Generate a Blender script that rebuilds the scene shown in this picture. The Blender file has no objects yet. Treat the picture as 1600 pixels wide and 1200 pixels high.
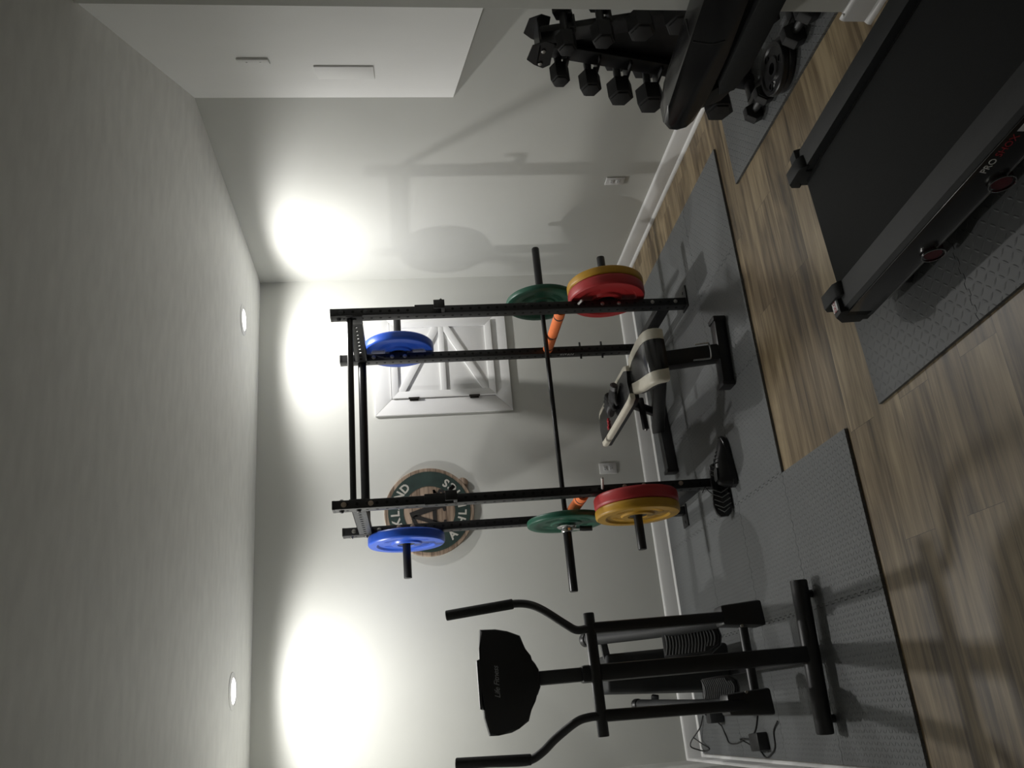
import bpy, bmesh, math, random
from mathutils import Vector, Matrix, Euler

random.seed(7)
S = bpy.context.scene
COL = S.collection
PI = math.pi

# ------------------------------------------------------------------ camera, light, exposure
CAM_F, CAM_YAW, CAM_PITCH, CAM_ROLL = 1331.018, 0.3785, 0.1265, -0.0447
CAM_LOC = Vector((0.3099, -5.4379, 1.6908))
ROOM_W, CEIL = 3.322, 2.6575

def make_camera():
    cy, sy = math.cos(CAM_YAW), math.sin(CAM_YAW)
    cp, sp = math.cos(CAM_PITCH), math.sin(CAM_PITCH)
    fw = Vector((sy * cp, cy * cp, -sp))
    r = Vector((cy, -sy, 0))
    up = r.cross(fw)
    c, s = math.cos(CAM_ROLL), math.sin(CAM_ROLL)
    r2, up2 = c * r + s * up, -s * r + c * up
    right, cup, back = -up2, r2, -fw          # the phone was held sideways: the room lies on its side in the picture
    m = Matrix(((right.x, cup.x, back.x, CAM_LOC.x), (right.y, cup.y, back.y, CAM_LOC.y),
                (right.z, cup.z, back.z, CAM_LOC.z), (0, 0, 0, 1)))
    cd = bpy.data.cameras.new('camera')
    cd.sensor_fit = 'HORIZONTAL'
    cd.sensor_width = 36.0
    cd.lens = CAM_F / 1600 * 36
    cd.clip_start = 0.02
    o = bpy.data.objects.new('camera', cd)
    COL.objects.link(o)
    o.matrix_world = m
    S.camera = o
make_camera()

w = bpy.data.worlds.new('world')
S.world = w
w.use_nodes = True
w.node_tree.nodes['Background'].inputs[0].default_value = (0, 0, 0, 1)
w.node_tree.nodes['Background'].inputs[1].default_value = 0.0
S.view_settings.view_transform = 'Standard'
S.view_settings.look = 'None'
S.view_settings.gamma = 1
S.view_settings.use_curve_mapping = False
S.view_settings.exposure = 0.0
CAN_LIGHTS = [(2.757, -0.556), (0.586, -0.542)]
CAN_POWER = 81.0
def can_lamp():
    """The lamp in one recessed ceiling light: a downlight whose beam falls off towards the horizontal (an IES-like profile)."""
    ld = bpy.data.lights.new('ceiling_lamp', 'POINT')
    ld.shadow_soft_size = 0.036
    ld.energy = CAN_POWER
    ld.color = (1.0, 0.985, 0.955)
    ld.use_nodes = True
    nt = ld.node_tree
    em = nt.nodes['Emission']
    geo = nt.nodes.new('ShaderNodeNewGeometry')
    sep = nt.nodes.new('ShaderNodeSeparateXYZ')
    nt.links.new(geo.outputs['Incoming'], sep.inputs[0])
    c = nt.nodes.new('ShaderNodeMath')
    c.operation = 'MULTIPLY'
    c.inputs[1].default_value = -1.0
    nt.links.new(sep.outputs[2], c.inputs[0])
    edge = nt.nodes.new('ShaderNodeMapRange')
    edge.interpolation_type = 'SMOOTHSTEP'
    edge.inputs['From Min'].default_value = 0.09
    edge.inputs['From Max'].default_value = 0.40
    nt.links.new(c.outputs[0], edge.inputs['Value'])
    body = nt.nodes.new('ShaderNodeMath')
    body.operation = 'MULTIPLY_ADD'
    body.inputs[1].default_value = 0.72
    body.inputs[2].default_value = 0.28
    nt.links.new(c.outputs[0], body.inputs[0])
    mul = nt.nodes.new('ShaderNodeMath')
    mul.operation = 'MULTIPLY'
    nt.links.new(edge.outputs[0], mul.inputs[0])
    nt.links.new(body.outputs[0], mul.inputs[1])
    nt.links.new(mul.outputs[0], em.inputs['Strength'])
    return ld

# ------------------------------------------------------------------ materials
def mat(name, color, rough=0.5, metal=0.0, spec=0.5, emit=None, noise=0.0, nscale=20.0, bump=0.0, bscale=60.0,
        stretch=(1, 1, 1), coat=0.0):
    m = bpy.data.materials.new(name)
    m.use_nodes = True
    nt = m.node_tree
    b = nt.nodes['Principled BSDF']
    b.inputs['Base Color'].default_value = (*color, 1)
    b.inputs['Roughness'].default_value = rough
    b.inputs['Metallic'].default_value = metal
    b.inputs['Specular IOR Level'].default_value = spec
    if coat:
        b.inputs['Coat Weight'].default_value = coat
    if emit:
        b.inputs['Emission Color'].default_value = (*color, 1)
        b.inputs['Emission Strength'].default_value = emit
    if noise or bump:
        tc = nt.nodes.new('ShaderNodeTexCoord')
        mp = nt.nodes.new('ShaderNodeMapping')
        mp.inputs['Scale'].default_value = stretch
        nt.links.new(tc.outputs['Object'], mp.inputs['Vector'])
    if noise:
        n = nt.nodes.new('ShaderNodeTexNoise')
        n.inputs['Scale'].default_value = nscale
        n.inputs['Detail'].default_value = 4
        nt.links.new(mp.outputs['Vector'], n.inputs['Vector'])
        mr = nt.nodes.new('ShaderNodeMapRange')
        mr.inputs['From Min'].default_value = 0.3
        mr.inputs['From Max'].default_value = 0.7
        mr.inputs['To Min'].default_value = 1 - noise
        mr.inputs['To Max'].default_value = 1 + noise
        nt.links.new(n.outputs['Fac'], mr.inputs['Value'])
        mx = nt.nodes.new('ShaderNodeVectorMath')
        mx.operation = 'SCALE'
        mx.inputs[0].default_value = color
        nt.links.new(mr.outputs['Result'], mx.inputs['Scale'])
        nt.links.new(mx.outputs['Vector'], b.inputs['Base Color'])
    if bump:
        n2 = nt.nodes.new('ShaderNodeTexNoise')
        n2.inputs['Scale'].default_value = bscale
        n2.inputs['Detail'].default_value = 3
        nt.links.new(mp.outputs['Vector'], n2.inputs['Vector'])
        bp = nt.nodes.new('ShaderNodeBump')
        bp.inputs['Strength'].default_value = bump
        bp.inputs['Distance'].default_value = 0.004
        nt.links.new(n2.outputs['Fac'], bp.inputs['Height'])
        nt.links.new(bp.outputs['Normal'], b.inputs['Normal'])
    return m

def math_node(nt, op, a, b=None, c=None):
    n = nt.nodes.new('ShaderNodeMath')
    n.operation = op
    for i, v in enumerate((a, b, c)):
        if v is None:
            continue
        if isinstance(v, (int, float)):
            n.inputs[i].default_value = v
        else:
            nt.links.new(v, n.inputs[i])
    return n.outputs[0]

def plank_material():
    m = bpy.data.materials.new('wood_plank_floor')
    m.use_nodes = True
    nt = m.node_tree
    b = nt.nodes['Principled BSDF']
    tc = nt.nodes.new('ShaderNodeTexCoord')
    br = nt.nodes.new('ShaderNodeTexBrick')
    br.offset = 0.37
    br.inputs['Scale'].default_value = 1.0
    br.inputs['Brick Width'].default_value = 1.22
    br.inputs['Row Height'].default_value = 0.178
    br.inputs['Mortar Size'].default_value = 0.0007
    br.inputs['Mortar Smooth'].default_value = 0.1
    br.inputs['Color1'].default_value = (0, 0, 0, 1)
    br.inputs['Color2'].default_value = (1, 1, 1, 1)
    br.inputs['Mortar'].default_value = (0.5, 0.5, 0.5, 1)
    nt.links.new(tc.outputs['Object'], br.inputs['Vector'])
    sep = nt.nodes.new('ShaderNodeSeparateColor')
    nt.links.new(br.outputs['Color'], sep.inputs[0])
    rnd = sep.outputs[0]
    # streaks run along x, offset per plank
    comb = nt.nodes.new('ShaderNodeCombineXYZ')
    nt.links.new(math_node(nt, 'MULTIPLY', rnd, 13.0), comb.inputs[0])
    nt.links.new(math_node(nt, 'MULTIPLY', rnd, 7.0), comb.inputs[2])
    add = nt.nodes.new('ShaderNodeVectorMath')
    nt.links.new(tc.outputs['Object'], add.inputs[0])
    nt.links.new(comb.outputs[0], add.inputs[1])
    def streak(scale, detail, dist):
        mp = nt.nodes.new('ShaderNodeMapping')
        mp.inputs['Scale'].default_value = scale
        nt.links.new(add.outputs[0], mp.inputs['Vector'])
        n = nt.nodes.new('ShaderNodeTexNoise')
        n.inputs['Scale'].default_value = 1.0
        n.inputs['Detail'].default_value = detail
        n.inputs['Distortion'].default_value = dist
        nt.links.new(mp.outputs[0], n.inputs['Vector'])
        return n.outputs['Fac']
    s1 = streak((1.6, 26, 1), 5, 0.6)
    s2 = streak((5, 110, 1), 3, 0.2)
    s3 = streak((2.2, 7, 1), 2, 1.0)
    v = math_node(nt, 'ADD', math_node(nt, 'MULTIPLY', s1, 0.55), math_node(nt, 'MULTIPLY', s2, 0.2))
    v = math_node(nt, 'ADD', v, math_node(nt, 'MULTIPLY', s3, 0.35))
    v = math_node(nt, 'ADD', v, math_node(nt, 'MULTIPLY', math_node(nt, 'SUBTRACT', rnd, 0.5), 0.12))
    cr = nt.nodes.new('ShaderNodeValToRGB')
    e = cr.color_ramp.elements
    e[0].position = 0.385
    e[0].color = (0.055, 0.037, 0.0185, 1)
    e[1].position = 0.715
    e[1].color = (0.36, 0.28, 0.168, 1)
    x = e.new(0.50)
    x.color = (0.155, 0.111, 0.061, 1)
    x = e.new(0.60)
    x.color = (0.245, 0.185, 0.107, 1)
    nt.links.new(v, cr.inputs['Fac'])
    mix = nt.nodes.new('ShaderNodeMix')
    mix.data_type = 'RGBA'
    nt.links.new(br.outputs['Fac'], mix.inputs['Factor'])
    nt.links.new(cr.outputs['Color'], mix.inputs['A'])
    mix.inputs['B'].default_value = (0.03, 0.02, 0.014, 1)
    nt.links.new(mix.outputs['Result'], b.inputs['Base Color'])
    b.inputs['Roughness'].default_value = 0.42
    bp = nt.nodes.new('ShaderNodeBump')
    bp.inputs['Strength'].default_value = 0.12
    bp.inputs['Distance'].default_value = 0.002
    nt.links.new(v, bp.inputs['Height'])
    nt.links.new(bp.outputs['Normal'], b.inputs['Normal'])
    return m

def diamond_plate_material(name, color, pitch, strength, rough=0.55):
    """Rubber with rows of raised lozenges that alternate in direction."""
    m = bpy.data.materials.new(name)
    m.use_nodes = True
    nt = m.node_tree
    b = nt.nodes['Principled BSDF']
    b.inputs['Roughness'].default_value = rough
    tc = nt.nodes.new('ShaderNodeTexCoord')
    sp = nt.nodes.new('ShaderNodeSeparateXYZ')
    nt.links.new(tc.outputs['Object'], sp.inputs[0])
    px = math_node(nt, 'MULTIPLY', sp.outputs[0], 1 / pitch)
    py = math_node(nt, 'MULTIPLY', sp.outputs[1], 1 / pitch)
    par = math_node(nt, 'FLOORED_MODULO', math_node(nt, 'ADD', math_node(nt, 'FLOOR', px), math_node(nt, 'FLOOR', py)), 2)
    lx = math_node(nt, 'SUBTRACT', math_node(nt, 'FRACT', px), 0.5)
    ly = math_node(nt, 'SUBTRACT', math_node(nt, 'FRACT', py), 0.5)
    u = math_node(nt, 'MULTIPLY', math_node(nt, 'ADD', lx, ly), 0.7071)
    v = math_node(nt, 'MULTIPLY', math_node(nt, 'SUBTRACT', lx, ly), 0.7071)
    sw = math_node(nt, 'GREATER_THAN', par, 0.5)
    inv = math_node(nt, 'SUBTRACT', 1.0, sw)
    a = math_node(nt, 'ADD', math_node(nt, 'MULTIPLY', u, sw), math_node(nt, 'MULTIPLY', v, inv))
    c = math_node(nt, 'ADD', math_node(nt, 'MULTIPLY', v, sw), math_node(nt, 'MULTIPLY', u, inv))
    d = math_node(nt, 'ADD', math_node(nt, 'POWER', math_node(nt, 'ABSOLUTE', math_node(nt, 'MULTIPLY', a, 1 / 0.46)), 2),
                  math_node(nt, 'POWER', math_node(nt, 'ABSOLUTE', math_node(nt, 'MULTIPLY', c, 1 / 0.13)), 2))
    h = math_node(nt, 'MAXIMUM', math_node(nt, 'SUBTRACT', 1.0, d), 0.0)
    bp = nt.nodes.new('ShaderNodeBump')
    bp.inputs['Strength'].default_value = strength
    bp.inputs['Distance'].default_value = 0.003
    nt.links.new(h, bp.inputs['Height'])
    nt.links.new(bp.outputs['Normal'], b.inputs['Normal'])
    n = nt.nodes.new('ShaderNodeTexNoise')
    n.inputs['Scale'].default_value = 3.0
    nt.links.new(tc.outputs['Object'], n.inputs['Vector'])
    k = math_node(nt, 'ADD', 0.85, math_node(nt, 'MULTIPLY', n.outputs['Fac'], 0.3))
    sc = nt.nodes.new('ShaderNodeVectorMath')
    sc.operation = 'SCALE'
    sc.inputs[0].default_value = color
    nt.links.new(k, sc.inputs['Scale'])
    nt.links.new(sc.outputs[0], b.inputs['Base Color'])
    return m

def sign_wood_material():
    m = bpy.data.materials.new('weathered_barrel_wood')
    m.use_nodes = True
    nt = m.node_tree
    b = nt.nodes['Principled BSDF']
    tc = nt.nodes.new('ShaderNodeTexCoord')
    sp = nt.nodes.new('ShaderNodeSeparateXYZ')
    nt.links.new(tc.outputs['Object'], sp.inputs[0])
    mp = nt.nodes.new('ShaderNodeMapping')
    mp.inputs['Scale'].default_value = (6, 6, 60)
    nt.links.new(tc.outputs['Object'], mp.inputs['Vector'])
    n = nt.nodes.new('ShaderNodeTexNoise')
    n.inputs['Scale'].default_value = 1.0
    n.inputs['Detail'].default_value = 5
    nt.links.new(mp.outputs[0], n.inputs['Vector'])
    pl = math_node(nt, 'FLOOR', math_node(nt, 'MULTIPLY', sp.outputs[2], 1 / 0.055))
    wn = nt.nodes.new('ShaderNodeTexWhiteNoise')
    wn.noise_dimensions = '1D'
    nt.links.new(pl, wn.inputs['W'])
    v = math_node(nt, 'ADD', math_node(nt, 'MULTIPLY', n.outputs['Fac'], 0.8), math_node(nt, 'MULTIPLY', wn.outputs['Value'], 0.3))
    cr = nt.nodes.new('ShaderNodeValToRGB')
    e = cr.color_ramp.elements
    e[0].position = 0.25
    e[0].color = (0.13, 0.085, 0.055, 1)
    e[1].position = 0.8
    e[1].color = (0.46, 0.35, 0.26, 1)
    nt.links.new(v, cr.inputs['Fac'])
    fr = math_node(nt, 'FRACT', math_node(nt, 'MULTIPLY', sp.outputs[2], 1 / 0.055))
    seam = math_node(nt, 'LESS_THAN', fr, 0.05)
    mix = nt.nodes.new('ShaderNodeMix')
    mix.data_type = 'RGBA'
    nt.links.new(seam, mix.inputs['Factor'])
    nt.links.new(cr.outputs[0], mix.inputs['A'])
    mix.inputs['B'].default_value = (0.05, 0.035, 0.025, 1)
    nt.links.new(mix.outputs['Result'], b.inputs['Base Color'])
    b.inputs['Roughness'].default_value = 0.6
    return m

M = {
    'wall': mat('grey_wall_paint', (0.615, 0.62, 0.585), 0.62, spec=0.35, noise=0.02, nscale=2, bump=0.06, bscale=160),
    'ceiling': mat('ceiling_paint', (0.86, 0.86, 0.83), 0.6, spec=0.4, noise=0.045, nscale=11, bump=0.14, bscale=15, stretch=(0.7, 1.6, 1)),
    'soffit': mat('white_soffit_paint', (0.84, 0.84, 0.825), 0.6, spec=0.35, noise=0.02, nscale=2, bump=0.06, bscale=160),
    'trim': mat('white_trim_paint', (0.80, 0.80, 0.79), 0.35, noise=0.01, nscale=5),
    'floor': plank_material(),
    'tile': diamond_plate_material('grey_foam_tile', (0.122, 0.128, 0.130), 0.021, 0.9),
    'tile_near': diamond_plate_material('grey_foam_tile_wide_pattern', (0.098, 0.103, 0.105), 0.030, 0.5),
    'rack': mat('black_powder_coat', (0.009, 0.009, 0.010), 0.38, noise=0.15, nscale=40, bump=0.05, bscale=500),
    'hole': mat('dark_hole', (0.002, 0.002, 0.002), 0.9),
    'dark_steel': mat('dark_grey_steel', (0.030, 0.031, 0.033), 0.45, noise=0.1, nscale=30),
    'bar': mat('black_oxide_steel', (0.020, 0.020, 0.021), 0.28, metal=0.6, noise=0.1, nscale=60),
    'bolt': mat('zinc_bolt', (0.42, 0.41, 0.39), 0.35, metal=1.0),
    'bolt_tan': mat('worn_bolt_head', (0.36, 0.29, 0.23), 0.5, metal=0.4),
    'zinc': mat('zinc_pin', (0.62, 0.61, 0.58), 0.45, metal=0.35),
    'chrome': mat('chrome', (0.62, 0.62, 0.62), 0.16, metal=1.0),
    'red': mat('red_rubber', (0.42, 0.028, 0.030), 0.42, noise=0.06, nscale=12, bump=0.08, bscale=200),
    'yellow': mat('yellow_rubber', (0.50, 0.27, 0.018), 0.42, noise=0.08, nscale=12, bump=0.08, bscale=200),
    'blue': mat('blue_rubber', (0.018, 0.085, 0.50), 0.36, noise=0.06, nscale=12, bump=0.08, bscale=200),
    'green': mat('green_rubber', (0.008, 0.082, 0.048), 0.42, noise=0.08, nscale=12, bump=0.08, bscale=200),
    'orange': mat('orange_foam', (0.82, 0.20, 0.055), 0.7, noise=0.05, nscale=60, bump=0.2, bscale=300),
    'band': mat('black_band', (0.010, 0.010, 0.010), 0.6),
    'vinyl': mat('black_vinyl', (0.008, 0.008, 0.009), 0.20, noise=0.1, nscale=30, bump=0.04, bscale=260),
    'cream': mat('cream_vinyl', (0.62, 0.585, 0.49), 0.33, noise=0.03, nscale=30, bump=0.1, bscale=260),
    'plastic': mat('black_plastic', (0.012, 0.012, 0.013), 0.42, noise=0.1, nscale=50, bump=0.08, bscale=400),
    'grip': mat('black_foam_grip', (0.012, 0.012, 0.012), 0.75, noise=0.2, nscale=120, bump=0.3, bscale=400),
    'grey_plastic': mat('grey_plastic', (0.15, 0.153, 0.155), 0.45, noise=0.05, nscale=40),
    'charcoal': mat('charcoal_plastic', (0.021, 0.0225, 0.0235), 0.62, spec=0.35, noise=0.06, nscale=60, bump=0.08, bscale=500),
    'belt': mat('treadmill_belt_rubber', (0.0085, 0.0095, 0.0095), 0.85, spec=0.25, noise=0.15, nscale=300, bump=0.15, bscale=900),
    'rubber': mat('black_rubber', (0.011, 0.011, 0.012), 0.55, noise=0.1, nscale=40, bump=0.1, bscale=250),
    'iron': mat('black_cast_iron', (0.016, 0.016, 0.017), 0.30, noise=0.2, nscale=60, bump=0.15, bscale=300),
    'grey_mark': mat('grey_print', (0.33, 0.33, 0.34), 0.5),
    'white_mark': mat('white_print', (0.72, 0.72, 0.72), 0.5),
    'red_mark': mat('red_print', (0.42, 0.025, 0.035), 0.5),
    'red_clear': mat('dark_red_cushion', (0.10, 0.010, 0.016), 0.25),
    'lens': mat('light_lens', (1.0, 0.98, 0.94), 0.5, emit=4.0),
    'white_plate': mat('white_cover_plate', (0.74, 0.74, 0.73), 0.35),
    'slot': mat('outlet_slot', (0.02, 0.02, 0.02), 0.6),
    'hinge': mat('aged_bronze_hinge', (0.05, 0.045, 0.04), 0.35, metal=0.8),
    'sign_wood': sign_wood_material(),
    'sign_green': mat('dark_green_paint', (0.022, 0.042, 0.036), 0.55, noise=0.25, nscale=14),
    'sign_letter': mat('cream_letter_paint', (0.50, 0.48, 0.43), 0.55, noise=0.1, nscale=40),
    'sign_black': mat('black_letter_paint', (0.018, 0.016, 0.015), 0.55),
    'shoe': mat('black_leather', (0.010, 0.010, 0.011), 0.38, noise=0.15, nscale=60, bump=0.15, bscale=300),
    'sole': mat('black_sole_rubber', (0.013, 0.013, 0.014), 0.22, noise=0.1, nscale=40),
    'tread': mat('pale_tread_line', (0.26, 0.27, 0.26), 0.5),
    'glove': mat('black_glove_fabric', (0.010, 0.010, 0.011), 0.6, noise=0.3, nscale=80, bump=0.5, bscale=160),
    'glove_grey': mat('grey_glove_panel', (0.10, 0.10, 0.105), 0.45),
    'cable': mat('black_cable', (0.008, 0.008, 0.008), 0.4),
}

# ------------------------------------------------------------------ mesh helpers
def basis(d):
    d = d.normalized()
    a = Vector((0, 0, 1)) if abs(d.z) < 0.9 else Vector((1, 0, 0))
    u = d.cross(a).normalized()
    return u, d.cross(u).normalized()

def smooth_path(pts, n=6):
    """Catmull-Rom through the points."""
    P = [Vector(p) for p in pts]
    if len(P) < 3:
        return P
    out = []
    Q = [2 * P[0] - P[1]] + P + [2 * P[-1] - P[-2]]
    for i in range(1, len(Q) - 2):
        p0, p1, p2, p3 = Q[i - 1:i + 3]
        for k in range(n):
            t = k / n
            out.append(0.5 * ((2 * p1) + (-p0 + p2) * t + (2 * p0 - 5 * p1 + 4 * p2 - p3) * t * t + (-p0 + 3 * p1 - 3 * p2 + p3) * t ** 3))
    out.append(P[-1])
    return out

class MB:
    def __init__(self):
        self.bm = bmesh.new()
        self.mi = 0

    def face(self, vs):
        try:
            f = self.bm.faces.new(vs)
            f.material_index = self.mi
            return f
        except ValueError:
            return None

    def box(self, lo, hi, bevel=0.0, rot=None, pivot=None, seg=2):
        lo, hi = Vector(lo), Vector(hi)
        c = [Vector((x, y, z)) for z in (lo.z, hi.z) for y in (lo.y, hi.y) for x in (lo.x, hi.x)]
        return self.hexa(c, bevel, rot, pivot if pivot is not None else (lo + hi) / 2, seg)

    def hexa(self, c, bevel=0.0, rot=None, pivot=None, seg=2):
        """8 corners ordered z-y-x ascending."""
        c = [Vector(p) for p in c]
        if rot is not None:
            R = Euler(rot).to_matrix()
            pv = Vector(pivot)
            c = [pv + R @ (p - pv) for p in c]
        v = [self.bm.verts.new(p) for p in c]
        fs = [self.face([v[i] for i in q]) for q in ((0, 2, 3, 1), (4, 5, 7, 6), (0, 1, 5, 4), (2, 6, 7, 3), (0, 4, 6, 2), (1, 3, 7, 5))]
        if bevel:
            es = {e for f in fs for e in f.edges}
            r = bmesh.ops.bevel(self.bm, geom=list(es), offset=bevel, segments=seg, affect='EDGES', profile=0.5, clamp_overlap=True)
            for f in r['faces']:
                f.material_index = self.mi
        return self

    def beam(self, p0, p1, w, h, bevel=0.0, up=(0, 0, 1)):
        """Rectangular bar from p0 to p1, w across, h along up."""
        p0, p1 = Vector(p0), Vector(p1)
        d = (p1 - p0).normalized()
        s = d.cross(Vector(up)).normalized()
        t = s.cross(d).normalized()
        c = []
        for tz in (-h / 2, h / 2):
            for p in (p0, p1):
                for sx in (-w / 2, w / 2):
                    c.append(p + s * sx + t * tz)
        return self.hexa(c, bevel)

    def cyl(self, p0, p1, r, seg=20, r2=None, bevel=0.0):
        p0, p1 = Vector(p0), Vector(p1)
        r2 = r if r2 is None else r2
        prof = [(r, 0.0), (r2, 1.0)]
        L = (p1 - p0).length
        if bevel:
            bt = bevel / L
            prof = [(r - bevel, 0.0), (r - bevel * 0.3, bt * 0.3), (r, bt), (r2, 1 - bt), (r2 - bevel * 0.3, 1 - bt * 0.3), (r2 - bevel, 1.0)]
        return self.lathe(prof, p0, p1, seg)

    def lathe(self, prof, p0, p1, seg=32, caps=True):
        """prof: (radius, t) with t the fraction from p0 to p1."""
        p0, p1 = Vector(p0), Vector(p1)
        u, v = basis(p1 - p0)
        rings = []
        for r, t in prof:
            c = p0.lerp(p1, t)
            if r <= 1e-6:
                rings.append([self.bm.verts.new(c)])
            else:
                rings.append([self.bm.verts.new(c + u * (r * math.cos(2 * PI * k / seg)) + v * (r * math.sin(2 * PI * k / seg))) for k in range(seg)])
        for a, b in zip(rings, rings[1:]):
            for k in range(seg):
                k2 = (k + 1) % seg
                q = [a[k % len(a)], a[k2 % len(a)], b[k2 % len(b)], b[k % len(b)]]
                q = [x for i, x in enumerate(q) if x not in q[:i]]
                if len(q) > 2:
                    self.face(q)
        if caps:
            if len(rings[0]) > 2:
                self.face(rings[0][::-1])
            if len(rings[-1]) > 2:
                self.face(rings[-1])
        return self

    def tube(self, pts, r, seg=12, n=0, radii=None):
        P = smooth_path(pts, n) if n else [Vector(p) for p in pts]
        N = len(P)
        rings = []
        pu = None
        for i, p in enumerate(P):
            d = (P[min(i + 1, N - 1)] - P[max(i - 1, 0)]).normalized()
            if pu is None:
                u, v = basis(d)
            else:
                u = (pu - d * pu.dot(d)).normalized()
                v = d.cross(u)
            pu = u
            rr = r if radii is None else radii[0] + (radii[1] - radii[0]) * i / (N - 1)
            rings.append([self.bm.verts.new(p + u * (rr * math.cos(2 * PI * k / seg)) + v * (rr * math.sin(2 * PI * k / seg))) for k in range(seg)])
        for a, b in zip(rings, rings[1:]):
            for k in range(seg):
                self.face([a[k], a[(k + 1) % seg], b[(k + 1) % seg], b[k]])
        self.face(rings[0][::-1])
        self.face(rings[-1])
        return self

    def loft(self, rings, close=True, caps=True):
        R = [[self.bm.verts.new(Vector(p)) for p in ring] for ring in rings]
        n = len(R[0])
        for a, b in zip(R, R[1:]):
            for k in range(n if close else n - 1):
                self.face([a[k], a[(k + 1) % n], b[(k + 1) % n], b[k]])
        if caps and close:
            self.face(R[0][::-1])
            self.face(R[-1])
        return self

    def prism(self, poly, fn, a, b, bevel=0.0):
        """poly: 2-D outline; fn(x, y, t) -> point; extruded from t=a to t=b."""
        n0 = len(self.bm.edges)
        A = [self.bm.verts.new(Vector(fn(x, y, a))) for x, y in poly]
        B = [self.bm.verts.new(Vector(fn(x, y, b))) for x, y in poly]
        n = len(poly)
        fs = [self.face(A[::-1]), self.face(B)]
        side = [self.face([A[k], A[(k + 1) % n], B[(k + 1) % n], B[k]]) for k in range(n)]
        if bevel:
            es = {e for f in fs for e in f.edges}
            bmesh.ops.bevel(self.bm, geom=list(es), offset=bevel, segments=2, affect='EDGES', profile=0.5, clamp_overlap=True)
        return self

    def ball(self, c, r, seg=16, rings=10, rot=None):
        c = Vector(c)
        r = Vector((r, r, r)) if isinstance(r, (int, float)) else Vector(r)
        R = Euler(rot).to_matrix() if rot else Matrix.Identity(3)
        Vs = []
        for i in range(rings + 1):
            th = PI * i / rings
            if i in (0, rings):
                Vs.append([self.bm.verts.new(c + R @ Vector((0, 0, r.z * math.cos(th))))])
            else:
                Vs.append([self.bm.verts.new(c + R @ Vector((r.x * math.sin(th) * math.cos(2 * PI * k / seg), r.y * math.sin(th) * math.sin(2 * PI * k / seg), r.z * math.cos(th)))) for k in range(seg)])
        for a, b in zip(Vs, Vs[1:]):
            for k in range(seg):
                k2 = (k + 1) % seg
                q = [a[k % len(a)], b[k % len(b)], b[k2 % len(b)], a[k2 % len(a)]]
                q = [x for i, x in enumerate(q) if x not in q[:i]]
                if len(q) > 2:
                    self.face(q)
        return self

    def disc(self, c, nrm, r, seg=8):
        u, v = basis(Vector(nrm))
        c = Vector(c)
        vs = [self.bm.verts.new(c + u * (r * math.cos(2 * PI * k / seg)) + v * (r * math.sin(2 * PI * k / seg))) for k in range(seg)]
        return self.face(vs)

def root_of(o):
    while o.parent:
        o = o.parent
    return o

def link_mesh(name, mesh, mats, parent=None, label=None, angle=35):
    for m in (mats if isinstance(mats, (list, tuple)) else [mats]):
        mesh.materials.append(M[m] if isinstance(m, str) else m)
    for p in mesh.polygons:
        p.use_smooth = True
    mesh.set_sharp_from_angle(angle=math.radians(angle))
    o = bpy.data.objects.new(name, mesh)
    COL.objects.link(o)
    if parent is not None:
        o.parent = parent
        r = root_of(parent)
        if r.get('_local') is None:
            mesh.transform(Matrix.Translation(-r.location))
    if label:
        o['label'] = label
    return o

def part(name, mb, mats, parent=None, label=None, angle=35):
    """Finish a mesh (written in room coordinates, or in the thing's own when the thing is 'local')."""
    bmesh.ops.recalc_face_normals(mb.bm, faces=mb.bm.faces)
    me = bpy.data.meshes.new(name)
    mb.bm.to_mesh(me)
    mb.bm.free()
    return link_mesh(name, me, mats, parent, label, angle)

def thing(name, label, cat, loc=(0, 0, 0), rot=None, group=None, local=False):
    o = bpy.data.objects.new(name, None)
    COL.objects.link(o)
    o.location = loc
    o.empty_display_size = 0.1
    if rot:
        o.rotation_euler = rot
    o['label'] = label
    o['category'] = cat
    if group:
        o['group'] = group
    if local:
        o['_local'] = 1
    return o

def structure(name, mb, mats, label=None):
    o = part(name, mb, mats, None, label)
    o['kind'] = 'structure'
    return o

def text_mesh(body, size, depth, origin, xdir, ydir, spacing=1.0, shear=0.0, align='CENTER', bold=0.0):
    """Raised lettering as a mesh: xdir is the reading direction, ydir the letters' up."""
    cu = bpy.data.curves.new('lettering', 'FONT')
    cu.body = body
    cu.size = size
    cu.extrude = depth
    cu.offset = bold
    cu.space_character = spacing
    cu.shear = shear
    cu.align_x = align
    cu.align_y = 'CENTER'
    cu.resolution_u = 3
    o = bpy.data.objects.new('lettering', cu)
    COL.objects.link(o)
    dg = bpy.context.evaluated_depsgraph_get()
    me = bpy.data.meshes.new_from_object(o.evaluated_get(dg))
    bpy.data.objects.remove(o)
    bpy.data.curves.remove(cu)
    x, y = Vector(xdir).normalized(), Vector(ydir).normalized()
    z = x.cross(y)
    m = Matrix(((x.x, y.x, z.x, origin[0]), (x.y, y.y, z.y, origin[1]), (x.z, y.z, z.z, origin[2]), (0, 0, 0, 1)))
    me.transform(m)
    me.materials.clear()
    return me

def join_meshes(meshes):
    bm = bmesh.new()
    for me in meshes:
        bm.from_mesh(me)
        bpy.data.meshes.remove(me)
    out = bpy.data.meshes.new('lettering')
    bm.to_mesh(out)
    bm.free()
    return out

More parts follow.
